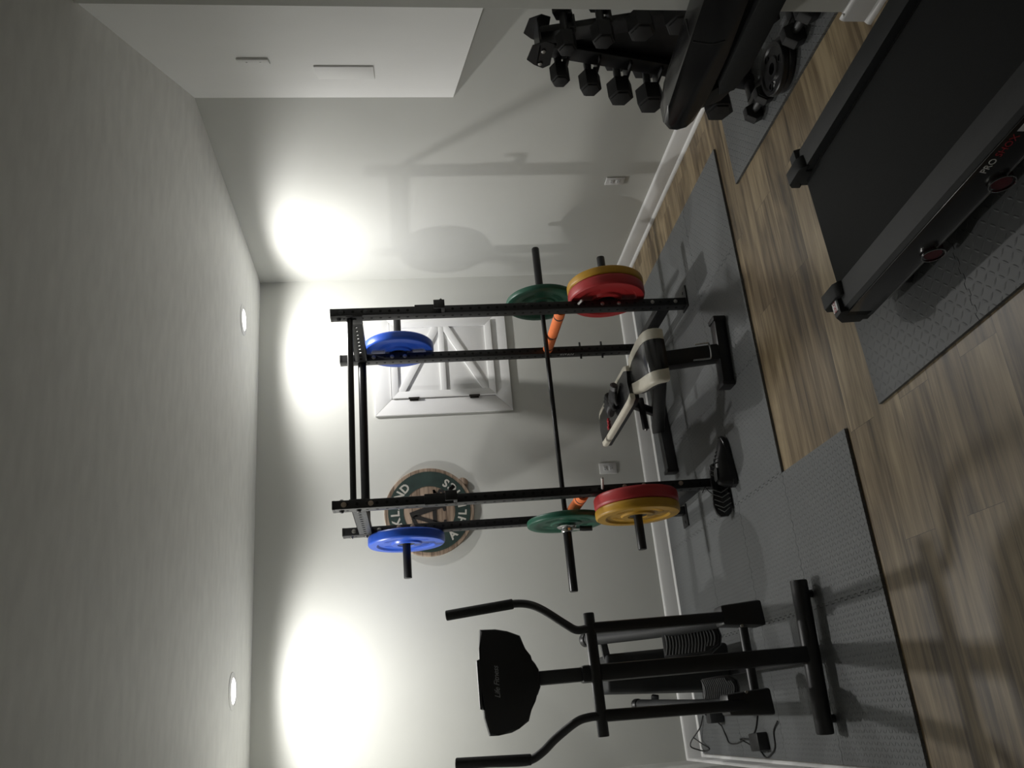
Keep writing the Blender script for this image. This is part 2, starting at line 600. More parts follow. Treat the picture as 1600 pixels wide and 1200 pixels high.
# ------------------------------------------------------------------ room shell
PX, PY = 2.502, -3.295            # the partition's corner
FRONT = -7.2
b = MB(); b.box((-0.15, FRONT - 0.15, -0.1), (ROOM_W + 0.15, 0.15, 0)); structure('floor', b, 'floor')
b = MB(); b.box((-0.15, FRONT - 0.15, CEIL), (ROOM_W + 0.15, 0.15, CEIL + 0.1)); structure('ceiling', b, 'ceiling')
b = MB(); b.box((-0.15, 0, 0), (ROOM_W + 0.15, 0.15, CEIL)); structure('wall_back', b, 'wall')
b = MB(); b.box((-0.15, FRONT, 0), (0, 0, CEIL)); structure('wall_left', b, 'wall')
b = MB(); b.box((ROOM_W, PY, 0), (ROOM_W + 0.15, 0, CEIL)); structure('wall_right', b, 'wall')
b = MB(); b.box((PX, FRONT, 0), (ROOM_W + 0.15, PY, CEIL), 0.004); structure('wall_partition', b, 'wall')
b = MB(); b.box((-0.15, FRONT - 0.15, 0), (ROOM_W + 0.15, FRONT, CEIL)); structure('wall_front', b, 'wall')
# boxed-in soffit whose face runs at an angle from the partition's corner to the right wall
SOF_A, SOF_Z = Vector((ROOM_W, -1.905, 0)), 1.371
SOF_D = Vector((-math.sin(math.radians(30.1)), -math.cos(math.radians(30.1)), 0))
SOF_N = Vector((-math.cos(math.radians(30.1)), math.sin(math.radians(30.1)), 0))
b = MB()
tp = SOF_A + SOF_D * ((PY - SOF_A.y) / SOF_D.y)
b.prism([(SOF_A.x, SOF_A.y), (tp.x, tp.y), (ROOM_W, PY)], lambda x, y, t: (x, y, t), SOF_Z, CEIL)
structure('wall_soffit', b, 'soffit')

BB = [(0, 0), (0.027, 0), (0.027, 0.005), (0.024, 0.013), (0.017, 0.019), (0.013, 0.021), (0.013, 0.098), (0.010, 0.106), (0.003, 0.112), (0, 0.112)]
def baseboard(name, fn, a, c):
    m = MB(); m.prism(BB, fn, a, c); structure(name, m, 'trim')
baseboard('baseboard_back', lambda d, z, t: (t, -d, z), 0.0, ROOM_W)
baseboard('baseboard_left', lambda d, z, t: (d, t, z), FRONT, 0.0)
baseboard('baseboard_right', lambda d, z, t: (ROOM_W - d, t, z), PY, 0.0)
baseboard('baseboard_partition', lambda d, z, t: (PX - d, t, z), FRONT, PY + 0.027)
baseboard('baseboard_nook', lambda d, z, t: (t, PY + d, z), PX - 0.01, ROOM_W)

# recessed ceiling lights
for (x, y), lab in zip(CAN_LIGHTS, ('recessed ceiling light close to the corner above the weight rack',
                                    'recessed ceiling light above the elliptical trainer')):
    t = thing('recessed_ceiling_light', lab, 'ceiling light', (x, y, CEIL), group='recessed ceiling lights')
    m = MB(); m.lathe([(0.070, 0), (0.080, 0.0), (0.096, 0.6), (0.097, 1), (0.070, 1)], (x, y, CEIL - 0.008), (x, y, CEIL), 40, caps=False)
    part('trim_ring', m, 'trim', t)
    m = MB(); m.lathe([(0.0, 0), (0.066, 0), (0.072, 1)], (x, y, CEIL - 0.006), (x, y, CEIL - 0.001), 40, caps=False)
    part('lens', m, 'lens', t, 'glowing white lens')
    ld = can_lamp()
    lo = bpy.data.objects.new('ceiling_lamp', ld)
    COL.objects.link(lo)
    lo.location = (0, 0, -0.044)
    lo.parent = t

# plate and access panel on the soffit's face
def soffit_slab(m, s0, s1, z0, z1, d0, d1, bevel):
    c = [SOF_A + SOF_D * s + SOF_N * d + Vector((0, 0, z)) for z in (z0, z1) for d in (d0, d1) for s in (s0, s1)]
    m.hexa(c, bevel)
t = thing('blank_wall_plate', 'small white blank plate high on the angled soffit face', 'wall plate', SOF_A + SOF_D * 0.815 + Vector((0, 0, 2.24)))
m = MB(); soffit_slab(m, 0.775, 0.857, 2.18, 2.305, 0, 0.010, 0.003); part('cover_plate', m, 'soffit', t)
for z in (2.215, 2.27):
    m = MB()
    p = SOF_A + SOF_D * 0.816 + Vector((0, 0, z))
    m.cyl(p + SOF_N * 0.009, p + SOF_N * 0.012, 0.004, 10)
    part('screw', m, 'trim', t)
t = thing('access_panel', 'square wall-coloured access panel on the angled soffit, below the blank plate', 'access panel', SOF_A + SOF_D * 0.6 + Vector((0, 0, 1.885)))
m = MB(); soffit_slab(m, 0.478, 0.722, 1.760, 2.010, 0, 0.007, 0.001); part('panel', m, 'soffit', t)

# framed access door on the back wall
DX0, DX1, DZ0, DZ1 = 2.277, 3.078, 0.957, 1.887        # outside of the casing
dx0, dx1, dz0, dz1 = 2.393, 2.962, 1.064, 1.772         # door leaf
def rect_frame(m, x0, x1, z0, z1, w, y0, y1, bevel=0.003):
    for (a, c, e, f) in (((x0, z0), (x1, z0), (x1 - w, z0 + w), (x0 + w, z0 + w)), ((x0 + w, z1 - w), (x1 - w, z1 - w), (x1, z1), (x0, z1)),
                         ((x0, z0), (x0 + w, z0 + w), (x0 + w, z1 - w), (x0, z1)), ((x1 - w, z0 + w), (x1, z0), (x1, z1), (x1 - w, z1 - w))):
        m.prism([a, c, e, f], lambda x, z, q: (x, q, z), y0, y1, bevel)
m = MB(); m.box((dx0, -0.022, dz0), (dx1, -0.001, dz1), 0.002)
door = structure('door_1', m, 'trim', 'small white barn-style access door set in a wide casing on the back wall')
m = MB(); rect_frame(m, DX0, DX1, DZ0, DZ1, 0.112, -0.020, 0.0)
part('casing', m, 'trim', door)
m = MB(); rect_frame(m, dx0, dx1, dz0, dz1, 0.046, -0.034, -0.0215, 0.0008)
part('border', m, 'trim', door)
m = MB(); m.box((dx0 + 0.046, -0.033, 1.418 - 0.019), (dx1 - 0.046, -0.0215, 1.418 + 0.019), 0.0008); part('rail', m, 'trim', door)
xa, xb = dx0 + 0.046, dx1 - 0.046
for s in (1, -1):
    m = MB(); m.prism([(xa, 1.418 + s * 0.306), (xa + 0.018, 1.418 + s * 0.306), (xb, 1.418 + s * 0.058), (xb, 1.418 + s * 0.0195), (xb - 0.035, 1.418 + s * 0.0195), (xa, 1.418 + s * 0.262)][::s],
                      lambda x, z, q: (x, q, z), -0.0335, -0.0215, 0.001)
    part('brace', m, 'trim', door)
for z in (1.625, 1.215):
    m = MB(); m.box((dx0 - 0.018, -0.026, z - 0.030), (dx0 + 0.004, -0.019, z + 0.030), 0.002); m.cyl((dx0 - 0.004, -0.034, z - 0.036), (dx0 - 0.004, -0.034, z + 0.036), 0.007, 12)
    part('hinge', m, 'hinge', door, 'dark bronze hinge')

# wall outlets
def outlet(c, n, xd, label):
    c, n, xd = Vector(c), Vector(n), Vector(xd)
    t = thing('electrical_outlet', label, 'outlet', c, group='wall outlets')
    def slab(m, x0, x1, z0, z1, d0, d1, bv):
        m.hexa([c + xd * x + n * d + Vector((0, 0, z)) for z in (z0, z1) for d in (d0, d1) for x in (x0, x1)], bv)
    m = MB(); slab(m, -0.037, 0.037, -0.059, 0.059, 0, 0.007, 0.003); part('cover_plate', m, 'white_plate', t)
    for s in (1, -1):
        m = MB(); slab(m, -0.017, 0.017, s * 0.0195 - 0.014, s * 0.0195 + 0.014, 0.006, 0.0085, 0.002)
        r = part('receptacle', m, 'white_plate', t)
        m = MB()
        for x, h in ((-0.0065, 0.008), (0.0065, 0.0065)):
            slab(m, x - 0.0013, x + 0.0013, s * 0.0195 - h / 2 + 0.002, s * 0.0195 + h / 2 + 0.002, 0.008, 0.0089, 0)
        slab(m, -0.0025, 0.0025, s * 0.0195 - 0.010, s * 0.0195 - 0.006, 0.008, 0.0089, 0)
        part('slot', m, 'slot', r)
outlet((1.829, 0, 0.352), (0, -1, 0), (1, 0, 0), 'white wall outlet on the back wall, between the rack uprights')
outlet((ROOM_W, -1.157, 0.352), (-1, 0, 0), (0, -1, 0), 'white wall outlet on the right wall')

# ------------------------------------------------------------------ foam floor tiles
TH = 0.012
def tooth_edge(p, q, teeth, side):
    """Points from p to q (excluded) with trapezoid teeth that fit the neighbour's edge."""
    p, q = Vector(p), Vector(q)
    if not teeth:
        return [p]
    L = (q - p).length
    n = max(1, int(round(L / 0.056)))
    d = (q - p) / n
    nn = Vector((d.y, -d.x)).normalized()
    out = []
    for k in range(n):
        a = p + d * k
        for f, h in ((0.0, -1), (0.40, -1), (0.5, 1), (0.9, 1)):
            out.append(a + d * f + nn * (0.0055 * h * side))
    out[0] = p
    return out
TILE_PROTO = {}
def foam_tile(x0, x1, y0, y1, edges, label, group, material='tile', rot=None, pivot=None):
    """edges: bottom, right, top, left -> toothed or not. Teeth follow absolute direction so neighbours interlock."""
    g = 0.0011
    c = [(x0 + g, y0 + g), (x1 - g, y0 + g), (x1 - g, y1 - g), (x0 + g, y1 - g)]
    pts = []
    # bottom and right run with +x / +y; top and left are the reverse of the neighbour's bottom / right
    pts += tooth_edge(c[0], c[1], edges[0], 1)
    pts += tooth_edge(c[1], c[2], edges[1], 1)
    e = tooth_edge(c[3], c[2], edges[2], 1)
    pts += [Vector(c[2])] + e[:0:-1] if edges[2] else [Vector(c[2])]
    e = tooth_edge(c[0], c[3], edges[3], 1)
    pts += [Vector(c[3])] + e[:0:-1] if edges[3] else [Vector(c[3])]
    if rot:
        R = Matrix.Rotation(rot, 2)
        pv = Vector(pivot)
        pts = [pv + R @ (p - pv) for p in pts]
    m = MB(); m.prism([(p.x, p.y) for p in pts], lambda x, y, t: (x, y, t), 0.0, TH)
    o = part('foam_floor_tile', m, material)
    ctr = sum((Vector((p.x, p.y, 0)) for p in pts), Vector()) / len(pts)
    o.data.transform(Matrix.Translation(-ctr)); o.location = ctr
    o['label'] = label; o['category'] = 'floor tile'; o['group'] = group

TX = [0.029, 0.640, 1.245, 1.835, 2.430, 3.020]
TY = [-0.029, -0.722, -1.285, -1.855, -2.470]
col_words = ['beside the left wall', 'under the elliptical trainer', 'under the left uprights of the rack', 'under the weight bench', 'under the right uprights of the rack']
row_words = ['against the back wall', 'one row out from the back wall', 'on the rack area front row', 'in the strip that juts out']
special = {
    (0, 0): 'grey foam tile in the back left corner of the room', (1, 0): 'grey foam tile at the back wall behind the elliptical',
    (2, 0): 'grey foam tile at the back wall beneath the round sign', (3, 0): 'grey foam tile under the rear foot of the bench',
    (4, 0): 'grey foam tile in the back right corner beside the plates', (0, 1): 'grey foam tile with the black power adapter lying on it',
    (1, 1): 'grey foam tile under the pedals of the elliptical', (2, 1): 'grey foam tile behind the pair of shoes',
    (3, 1): 'grey foam tile under the middle of the bench', (4, 1): 'grey foam tile under the right front rack upright',
    (0, 2): 'grey foam tile at the left wall, left of the elliptical base', (1, 2): 'grey foam tile right behind the front base tube of the elliptical',
    (2, 2): 'grey foam tile with the pair of black shoes on it', (3, 2): 'grey foam tile under the front foot of the bench',
    (4, 2): 'grey foam tile at the far right end of the rack mat, by the bare wood', (0, 3): 'grey foam tile jutting furthest out beside the left wall',
    (1, 3): 'grey foam tile at the jutting outer corner in front of the elliptical',
}
for i in range(5):
    for j in range(4):
        if j == 3 and i > 1:
            continue
        y1, y0 = TY[j], TY[j + 1]
        bottom = j < 2 or (j == 2 and i < 2)
        foam_tile(TX[i], TX[i + 1], y0, y1, (bottom, i < 4 and not (j == 3 and i == 1), j > 0, i > 0), special[(i, j)], 'foam tiles under the rack and elliptical')
for k, lab in enumerate(('grey foam tile under the weight plates and hex dumbbells on the floor', 'grey foam tile along the partition side of the dumbbell area')):
    foam_tile(2.682, 3.290, -2.02 - 0.63 * (k + 1), -2.02 - 0.63 * k, (k == 0, False, k == 1, False), lab, 'foam tiles by the dumbbells')
TMR = math.radians(3.2)
for i in range(2):
    for j in range(2):
        lab = ['grey foam tile under the rear left corner of the treadmill', 'grey foam tile beside the red and white side lettering of the treadmill',
               'grey foam tile under the rear right corner of the treadmill', 'grey foam tile along the right rail of the treadmill, further from its rear end'][i * 2 + j]
        foam_tile(1.242 + 0.49 * i, 1.242 + 0.49 * (i + 1), -2.737 - 0.61 * (j + 1), -2.737 - 0.61 * j, (j < 1, i == 0, j > 0, i == 1), lab,
                  'foam tiles under the treadmill', 'tile_near', TMR, (1.242, -2.737))

# ------------------------------------------------------------------ power rack
RX0, RW, RYF, RD, RH, TW, TD = 1.388, 1.147, -1.1007, 0.712, 2.078, 0.047, 0.0735
RX1, RYB = RX0 + RW, RYF + RD
PF = 0.020     # posts stand on foot plates
rack = thing('power_rack', 'tall black steel power rack with pull-up bars and plate storage pegs', 'power rack', ((RX0 + RX1) / 2, (RYF + RYB) / 2, TH))
POSTS = [(RX0, RYF), (RX1 - TW, RYF), (RX0, RYB - TD), (RX1 - TW, RYB - TD)]
for px, py in POSTS:
    m = MB(); m.box((px, py, PF), (px + TW, py + TD, RH), 0.003)
    m.mi = 1
    for k in range(39):
        z = 0.075 + 0.0508 * k
        if z > RH - 0.03:
            break
        m.disc((px + TW / 2, py - 0.0004, z), (0, -1, 0), 0.0085)
        m.disc((px - 0.0004, py + TD / 2, z), (-1, 0, 0), 0.0085)
        m.disc((px + TW + 0.0004, py + TD / 2, z), (1, 0, 0), 0.0085)
    up = part('upright', m, ['rack', 'hole'], rack)
    m = MB(); m.box((px - 0.0006, py - 0.0006, RH - 0.012), (px + TW + 0.0006, py + TD + 0.0006, RH + 0.004), 0.003); part('end_cap', m, 'plastic', up)

def holed_wall(m, fn, L, h, pitch, hr):
    n = int(L / pitch)
    off = (L - n * pitch) / 2
    def cell(a0, a1, hole):
        oc = [(a0, -h / 2), ((a0 + a1) / 2, -h / 2), (a1, -h / 2), (a1, 0), (a1, h / 2), ((a0 + a1) / 2, h / 2), (a0, h / 2), (a0, 0)]
        if not hole:
            m.face([m.bm.verts.new(Vector(fn(*p))) for p in (oc[0], oc[2], oc[4], oc[6])])
            return
        O = [m.bm.verts.new(Vector(fn(*p))) for p in oc]
        c = (a0 + a1) / 2
        I = [m.bm.verts.new(Vector(fn(c + hr * math.cos(t), hr * math.sin(t)))) for t in [math.radians(225 + 45 * k) for k in range(8)]]
        for k in range(8):
            m.face([O[k], O[(k + 1) % 8], I[(k + 1) % 8], I[k]])
    if off > 1e-4:
        cell(0, off, False); cell(L - off, L, False)
    for k in range(n):
        cell(off + k * pitch, off + (k + 1) * pitch, True)
# side members, top (perforated) and bottom
for sx, px in ((0, RX0), (1, RX1 - TW)):
    ya, yb, zc, h = RYF + TD, RYB - TD, 1.948, 0.076
    m = MB()
    for x in (px + 0.002, px + TW - 0.002):
        holed_wall(m, lambda a, q, x=x: (x, ya + a, zc + q), yb - ya, h, 0.0508, 0.0095)
    for z0 in (zc - h / 2, zc + h / 2 - 0.003):
        m.box((px + 0.002, ya, z0), (px + TW - 0.002, yb, z0 + 0.003))
    bmesh.ops.remove_doubles(m.bm, verts=m.bm.verts, dist=1e-5)
    part('top_side_member', m, 'rack' if sx else 'dark_steel', rack)
    m = MB(); m.box((px + 0.002, ya, 0.105), (px + TW - 0.002, yb, 0.178), 0.003); part('bottom_side_member', m, 'rack', rack)
    for py, s in ((RYF, -1), (RYB - TD, 1)):
        m = MB()
        ox0, ox1 = (px - 0.075, px + TW + 0.015) if sx == 0 else (px - 0.015, px + TW + 0.075)
        m.box((ox0, py - 0.012, TH), (ox1, py + TD + 0.012, PF + 0.001), 0.002)
        m.cyl(((ox0 + 0.03) if sx == 0 else (ox1 - 0.03), py + TD / 2, PF), ((ox0 + 0.03) if sx == 0 else (ox1 - 0.03), py + TD / 2, PF + 0.004), 0.009, 12)
        part('foot_plate', m, 'rack', rack)
    # gusset plates at the top front corner
    m = MB(); m.box((px + (TW if sx == 0 else -0.004), RYF + 0.004, 1.905), (px + (TW + 0.004 if sx == 0 else 0), RYF + TD + 0.03, 1.995), 0.001); part('gusset', m, 'rack', rack)
m = MB(); m.cyl((RX0 + TW, RYF + 0.038, 1.975), (RX1 - TW, RYF + 0.038, 1.975), 0.0165, 20); part('pull_up_bar', m, 'rack', rack)
m = MB(); m.cyl((RX0 + TW, RYB - 0.036, 1.945), (RX1 - TW, RYB - 0.036, 1.945), 0.026, 24); part('pull_up_bar', m, 'bar', rack, 'thicker black pull-up bar')
def bolt(p, n, material='bolt', r=0.0095, h=0.008):
    p, n = Vector(p), Vector(n)
    m = MB(); m.lathe([(r * 1.25, 0), (r * 1.25, 0.25), (r, 0.3), (r * 0.92, 0.8), (r * 0.6, 1.0)], p, p + n * h, 12)
    part('bolt', m, material, rack, None)
for px, mt in ((RX0, 'bolt_tan'), (RX1 - TW, 'dark_steel')):
    for z in (2.022, 1.885):
        bolt((px + TW / 2, RYF, z), (0, -1, 0), mt, 0.0115)
    for z in (2.035, 1.948):
        bolt((px, RYF + 0.036, z), (-1, 0, 0), 'dark_steel', 0.011, 0.012)
    bolt((px + TW, RYF + 0.036, 2.035), (1, 0, 0), 'dark_steel', 0.011, 0.012)
for px, mt in ((RX0, 'bolt'), (RX1 - TW, 'bolt')):
    for z in (2.015, 1.87):
        bolt((px + TW / 2, RYB - TD, z), (0, -1, 0), mt, 0.0105)
    for z in (2.03, 1.945):
        bolt((px, RYB - 0.036, z), (-1, 0, 0), 'bolt', 0.0095, 0.012)
for z in (1.755, 1.675):
    bolt((RX0 + TW * 0.65, RYB - TD, z), (0, -1, 0), 'bolt_tan', 0.0115)
    bolt((RX1 - TW / 2, RYB - TD, z), (0, -1, 0), 'bolt', 0.0105)
for z in (0.525, 0.427, 0.225, 0.085):
    bolt((RX1 - TW / 2, RYF, z), (0, -1, 0), 'bolt', 0.0095)
for z in (0.545, 0.440, 0.235, 0.045):
    bolt((RX0 + TW * 0.62, RYF, z), (0, -1, 0), 'bolt_tan' if z > 0.1 else 'bolt', 0.0105)
# storage pegs
PEG_Z, PEG_Z2 = 0.487, 1.715
PEG_YF, PEG_YB = RYF + TD / 2, RYB - TD / 2
for side in (-1, 1):
    for y, z, far in ((PEG_YF, PEG_Z, 0.305), (PEG_YB, PEG_Z2, 0.262)):
        x0 = RX0 if side < 0 else RX1
        m = MB(); m.cyl((x0 + side * 0.006, y, z), (x0 + side * far, y, z), 0.0235, 24, bevel=0.003); m.box((min(x0, x0 + side * 0.007), y - 0.036, z - 0.055), (max(x0, x0 + side * 0.007), y + 0.036, z + 0.055), 0.002)
        part('storage_peg', m, 'rack', rack)
# J-cups on the front uprights
for px, z in ((RX0, 1.455), (RX1 - TW, 1.455)):
    m = MB()
    m.box((px - 0.005, RYF - 0.006, z - 0.010), (px + TW + 0.005, RYF - 0.0005, z + 0.155), 0.001)
    m.box((px + TW, RYF - 0.006, z - 0.010), (px + TW + 0.0055, RYF + 0.06, z + 0.155), 0.001)
    m.box((px - 0.003, RYF - 0.062, z - 0.012), (px + TW + 0.003, RYF - 0.004, z + 0.006), 0.002)
    m.box((px - 0.003, RYF - 0.068, z - 0.012), (px + TW + 0.003, RYF - 0.058, z + 0.050), 0.003)
    m.cyl((px + TW + 0.004, RYF + 0.03, z + 0.02), (px + TW + 0.036, RYF + 0.03, z + 0.02), 0.011, 14, bevel=0.002)
    m.beam((px + TW + 0.030, RYF + 0.03, z + 0.020), (px + TW + 0.050, RYF + 0.03, z - 0.004), 0.02, 0.02, 0.003, (0, 1, 0))
    jc = part('bar_catch', m, 'plastic', rack)
# thin band pegs through the right rear upright
for z in (0.535, 0.392):
    m = MB(); m.cyl((RX1 - TW - 0.028, RYB - TD / 2, z), (RX1 + 0.040, RYB - TD / 2, z), 0.007, 12, bevel=0.001)
    part('band_peg', m, 'dark_steel', rack)
me = text_mesh('TITAN', 0.030, 0.0004, (RX1 - TW - 0.0008, RYB - TD / 2 - 0.012, 0.630), (0, 0, -1), (0, -1, 0), 1.1)
link_mesh('lettering', me, 'white_mark', rack, 'white lettering')

# safety bars with orange foam sleeves and chrome pins
SBZ = 0.757
for px, lab, tip in ((RX0 + 0.018, 'black safety bar with orange foam sleeve on the left side of the rack', 0.665), (RX1 - TW + 0.028, 'black safety bar with orange foam sleeve on the right side of the rack', 0.63)):
    cx = px
    t = thing('safety_bar', lab, 'safety bar', (cx, (RYF + RYB) / 2, SBZ), group='safety bars')
    ya, yb = RYF + TD + 0.002, RYB - TD - 0.002
    m = MB(); m.cyl((cx, ya, SBZ), (cx, yb, SBZ), 0.019, 20); part('pipe', m, 'bar', t)
    m = MB(); m.lathe([(0.019, 0), (0.0305, 0.0), (0.0315, 0.01), (0.0315, 0.99), (0.0305, 1.0), (0.019, 1)], (cx, ya + 0.006, SBZ), (cx, yb - 0.006, SBZ), 24, caps=False)
    f = part('foam_sleeve', m, 'orange', t, 'orange foam sleeve')
    for fr in (0.14, 0.60, 0.90):
        y = ya + (yb - ya) * fr
        m = MB(); m.lathe([(0.0315, 0), (0.0325, 0.1), (0.0325, 0.9), (0.0315, 1)], (cx, y - 0.007, SBZ), (cx, y + 0.007, SBZ), 24, caps=False); part('band', m, 'band', f)
    # chrome locking pin on the front upright
    zz = 0.668
    fx = (RX0 + TW / 2) if px < 2 else (RX1 - TW / 2)
    m = MB(); m.cyl((fx, RYF - 0.006, zz), (fx + (0.030 if px < 2 else 0.004), RYF - (0.115 if px < 2 else 0.045), zz + (0.02 if px < 2 else -0.016)), 0.0072, 14, bevel=0.002); part('locking_pin', m, 'zinc', t, 'silver locking pin')

# ------------------------------------------------------------------ barbell and plates
BX, BY, BZ = 2.045, -0.674, 0.803
t = thing('barbell', 'long black barbell resting on the orange safety bars', 'barbell', (BX, BY, BZ))
m = MB(); m.cyl((BX - 0.66, BY, BZ), (BX + 0.66, BY, BZ), 0.0142, 20); part('shaft', m, 'bar', t)
for s in (-1, 1):
    m = MB(); m.lathe([(0.0142, 0), (0.036, 0.0), (0.0365, 0.05), (0.0365, 0.06), (0.0245, 0.065), (0.0245, 0.985), (0.021, 1.0)], (BX + s * 0.655, BY, BZ), (BX + s * 1.10, BY, BZ), 28); part('sleeve', m, 'bar', t)

def bumper(cx, cy, cz, side, th, material, label, group, rad=0.225, wide=True, tilt=0.0):
    """A bumper plate; the outer face looks along side*x. Embossed ring, lip, hub and raised marks."""
    t = thing('bumper_plate', label, 'weight plate', (cx, cy, cz), group=group, local=True)
    h = th / 2
    m = MB()
    R = rad
    prof = [(0.0255, -h * 0.8), (0.050, -h * 0.8), (0.055, -h * 0.98), (0.085, -h * 0.98), (0.092, -h * 0.62), (R - 0.060, -h * 0.62), (R - 0.050, -h), (R - 0.008, -h), (R - 0.002, -h * 0.8), (R, -h * 0.55),
            (R, h * 0.55), (R - 0.002, h * 0.8), (R - 0.008, h), (R - 0.050, h), (R - 0.060, h * 0.62), (0.092, h * 0.62), (0.085, h * 0.98), (0.055, h * 0.98), (0.050, h * 0.8), (0.0255, h * 0.8)]
    m.lathe([(r, (a + h) / (2 * h)) for r, a in prof] + [(prof[0][0], (prof[0][1] + h) / (2 * h))], (-h, 0, 0), (h, 0, 0), 64, caps=False)
    # raised arcs of lettering-like relief on both faces
    for s in (-1, 1):
        for a0, a1 in ((25, 70), (110, 155), (205, 250), (290, 335)):
            n = 10
            for k in range(n):
                b0 = math.radians(a0 + (a1 - a0) * k / n)
                b1 = math.radians(a0 + (a1 - a0) * (k + 0.62) / n)
                q = [(0.112, b0), (0.112, b1), (0.140, b1), (0.140, b0)]
                c = []
                for d in (h * 0.58, h * 0.58 + 0.0022):
                    for rr, aa in ((q[0]), (q[1]), (q[3]), (q[2])):
                        c.append((s * d, rr * math.cos(aa), rr * math.sin(aa)))
                m.hexa(c)
    part('disc', m, material, t)
    m = MB(); m.lathe([(0.0250, 0), (0.046, 0), (0.048, 0.1), (0.048, 0.9), (0.046, 1), (0.0250, 1), (0.0250, 0)], (-h * 0.82, 0, 0), (h * 0.82, 0, 0), 32, caps=False); part('hub_ring', m, 'dark_steel', t)
    return t
EPS = 0.0015
gx = 0.655 + 0.030
bumper(BX - gx - 0.019, BY, BZ - 0.0008, -1, 0.036, 'green', 'thin green bumper plate on the left end of the barbell', 'green plates on the barbell')
bumper(BX + gx + 0.019, BY, BZ - 0.0008, 1, 0.036, 'green', 'thin green bumper plate on the right end of the barbell', 'green plates on the barbell')
for side, word in ((-1, 'left'), (1, 'right')):
    x0 = RX0 if side < 0 else RX1
    a = 0.010
    bumper(x0 + side * (a + 0.034), PEG_YF, PEG_Z - 0.0015, side, 0.066, 'red', 'red bumper plate on the low %s peg, next to the upright' % word, 'red plates on the low pegs')
    bumper(x0 + side * (a + 0.069 + 0.025), PEG_YF, PEG_Z - 0.0015, side, 0.050, 'yellow', 'yellow bumper plate on the low %s peg, outside the red one' % word, 'yellow plates on the low pegs')
    bumper(x0 + side * (a + 0.030), PEG_YB, PEG_Z2 - 0.0015, side, 0.058, 'blue', 'blue bumper plate on the high %s peg at the rear upright' % word, 'blue plates on the high pegs')
# locking collar on the left sleeve
cx = BX - gx - 0.056
t = thing('barbell_collar', 'chrome barbell collar with black lever, on the left sleeve', 'barbell collar', (cx, BY, BZ))
m = MB(); m.lathe([(0.0248, 0), (0.052, 0), (0.056, 0.2), (0.050, 0.34), (0.033, 0.42), (0.033, 0.9), (0.031, 1), (0.0248, 1), (0.0248, 0)], (cx + 0.016, BY, BZ), (cx - 0.026, BY, BZ), 36, caps=False); part('ring', m, 'chrome', t, 'chrome ring')
m = MB(); m.cyl((cx - 0.008, BY - 0.01, BZ - 0.03), (cx - 0.012, BY - 0.03, BZ - 0.075), 0.010, 14, bevel=0.002); part('shank', m, 'chrome', t, 'chrome shank')
m = MB(); m.tube([(cx - 0.012, BY - 0.030, BZ - 0.070), (cx - 0.016, BY - 0.036, BZ - 0.095), (cx - 0.018, BY - 0.042, BZ - 0.138)], 0.015, 14, 4); part('lever', m, 'plastic', t, 'black lever')

# ------------------------------------------------------------------ weight bench
bench = thing('weight_bench', 'adjustable black weight bench with cream edged pads inside the rack', 'weight bench', (1.985, -1.0, TH))
m = MB()
m.beam((1.812, -1.512, 0.045), (2.160, -1.548, 0.045), 0.078, 0.062, 0.012)
part('front_foot', m, 'rack', bench)
for p in ((1.812, -1.512), (2.160, -1.548)):
    m = MB(); m.box((p[0] - 0.014, p[1] - 0.045, TH), (p[0] + 0.014, p[1] + 0.045, 0.082), 0.008); part('foot_cap', m, 'rubber', bench)
m = MB(); m.beam((1.672, -0.405, 0.047), (2.285, -0.345, 0.047), 0.070, 0.066, 0.006); part('rear_foot', m, 'dark_steel', bench)
for p in ((1.672, -0.405), (2.285, -0.345)):
    m = MB(); m.box((p[0] - 0.012, p[1] - 0.040, TH), (p[0] + 0.012, p[1] + 0.040, 0.088), 0.006); part('foot_cap', m, 'rubber', bench)
m = MB(); m.beam((1.985, -1.525, 0.060), (1.960, -1.500, 0.400), 0.085, 0.075, 0.006, (0, 1, 0)); part('front_post', m, 'rack', bench)
m = MB(); m.beam((1.962, -1.50, 0.375), (1.965, -0.38, 0.085), 0.060, 0.075, 0.005); part('spine', m, 'rack', bench)
m = MB(); m.tube([(1.935, -1.568, 0.22), (1.936, -1.578, 0.145), (1.945, -1.582, 0.128), (2.010, -1.586, 0.128), (2.020, -1.586, 0.145), (2.018, -1.576, 0.20)], 0.0045, 10, 4); part('carry_handle', m, 'chrome', bench, 'chrome carry handle')
m = MB(); m.beam((1.955, -0.95, 0.435), (1.962, -0.72, 0.20), 0.045, 0.035, 0.003); part('incline_strut', m, 'rack', bench)
m = MB(); m.cyl((1.792, -0.92, 0.326), (1.98, -0.92, 0.332), 0.019, 18, bevel=0.003); cp = part('cross_pin', m, 'rack', bench)
m = MB(); m.ball((1.790, -0.922, 0.326), 0.010); part('pin_tip', m, 'bolt', cp)

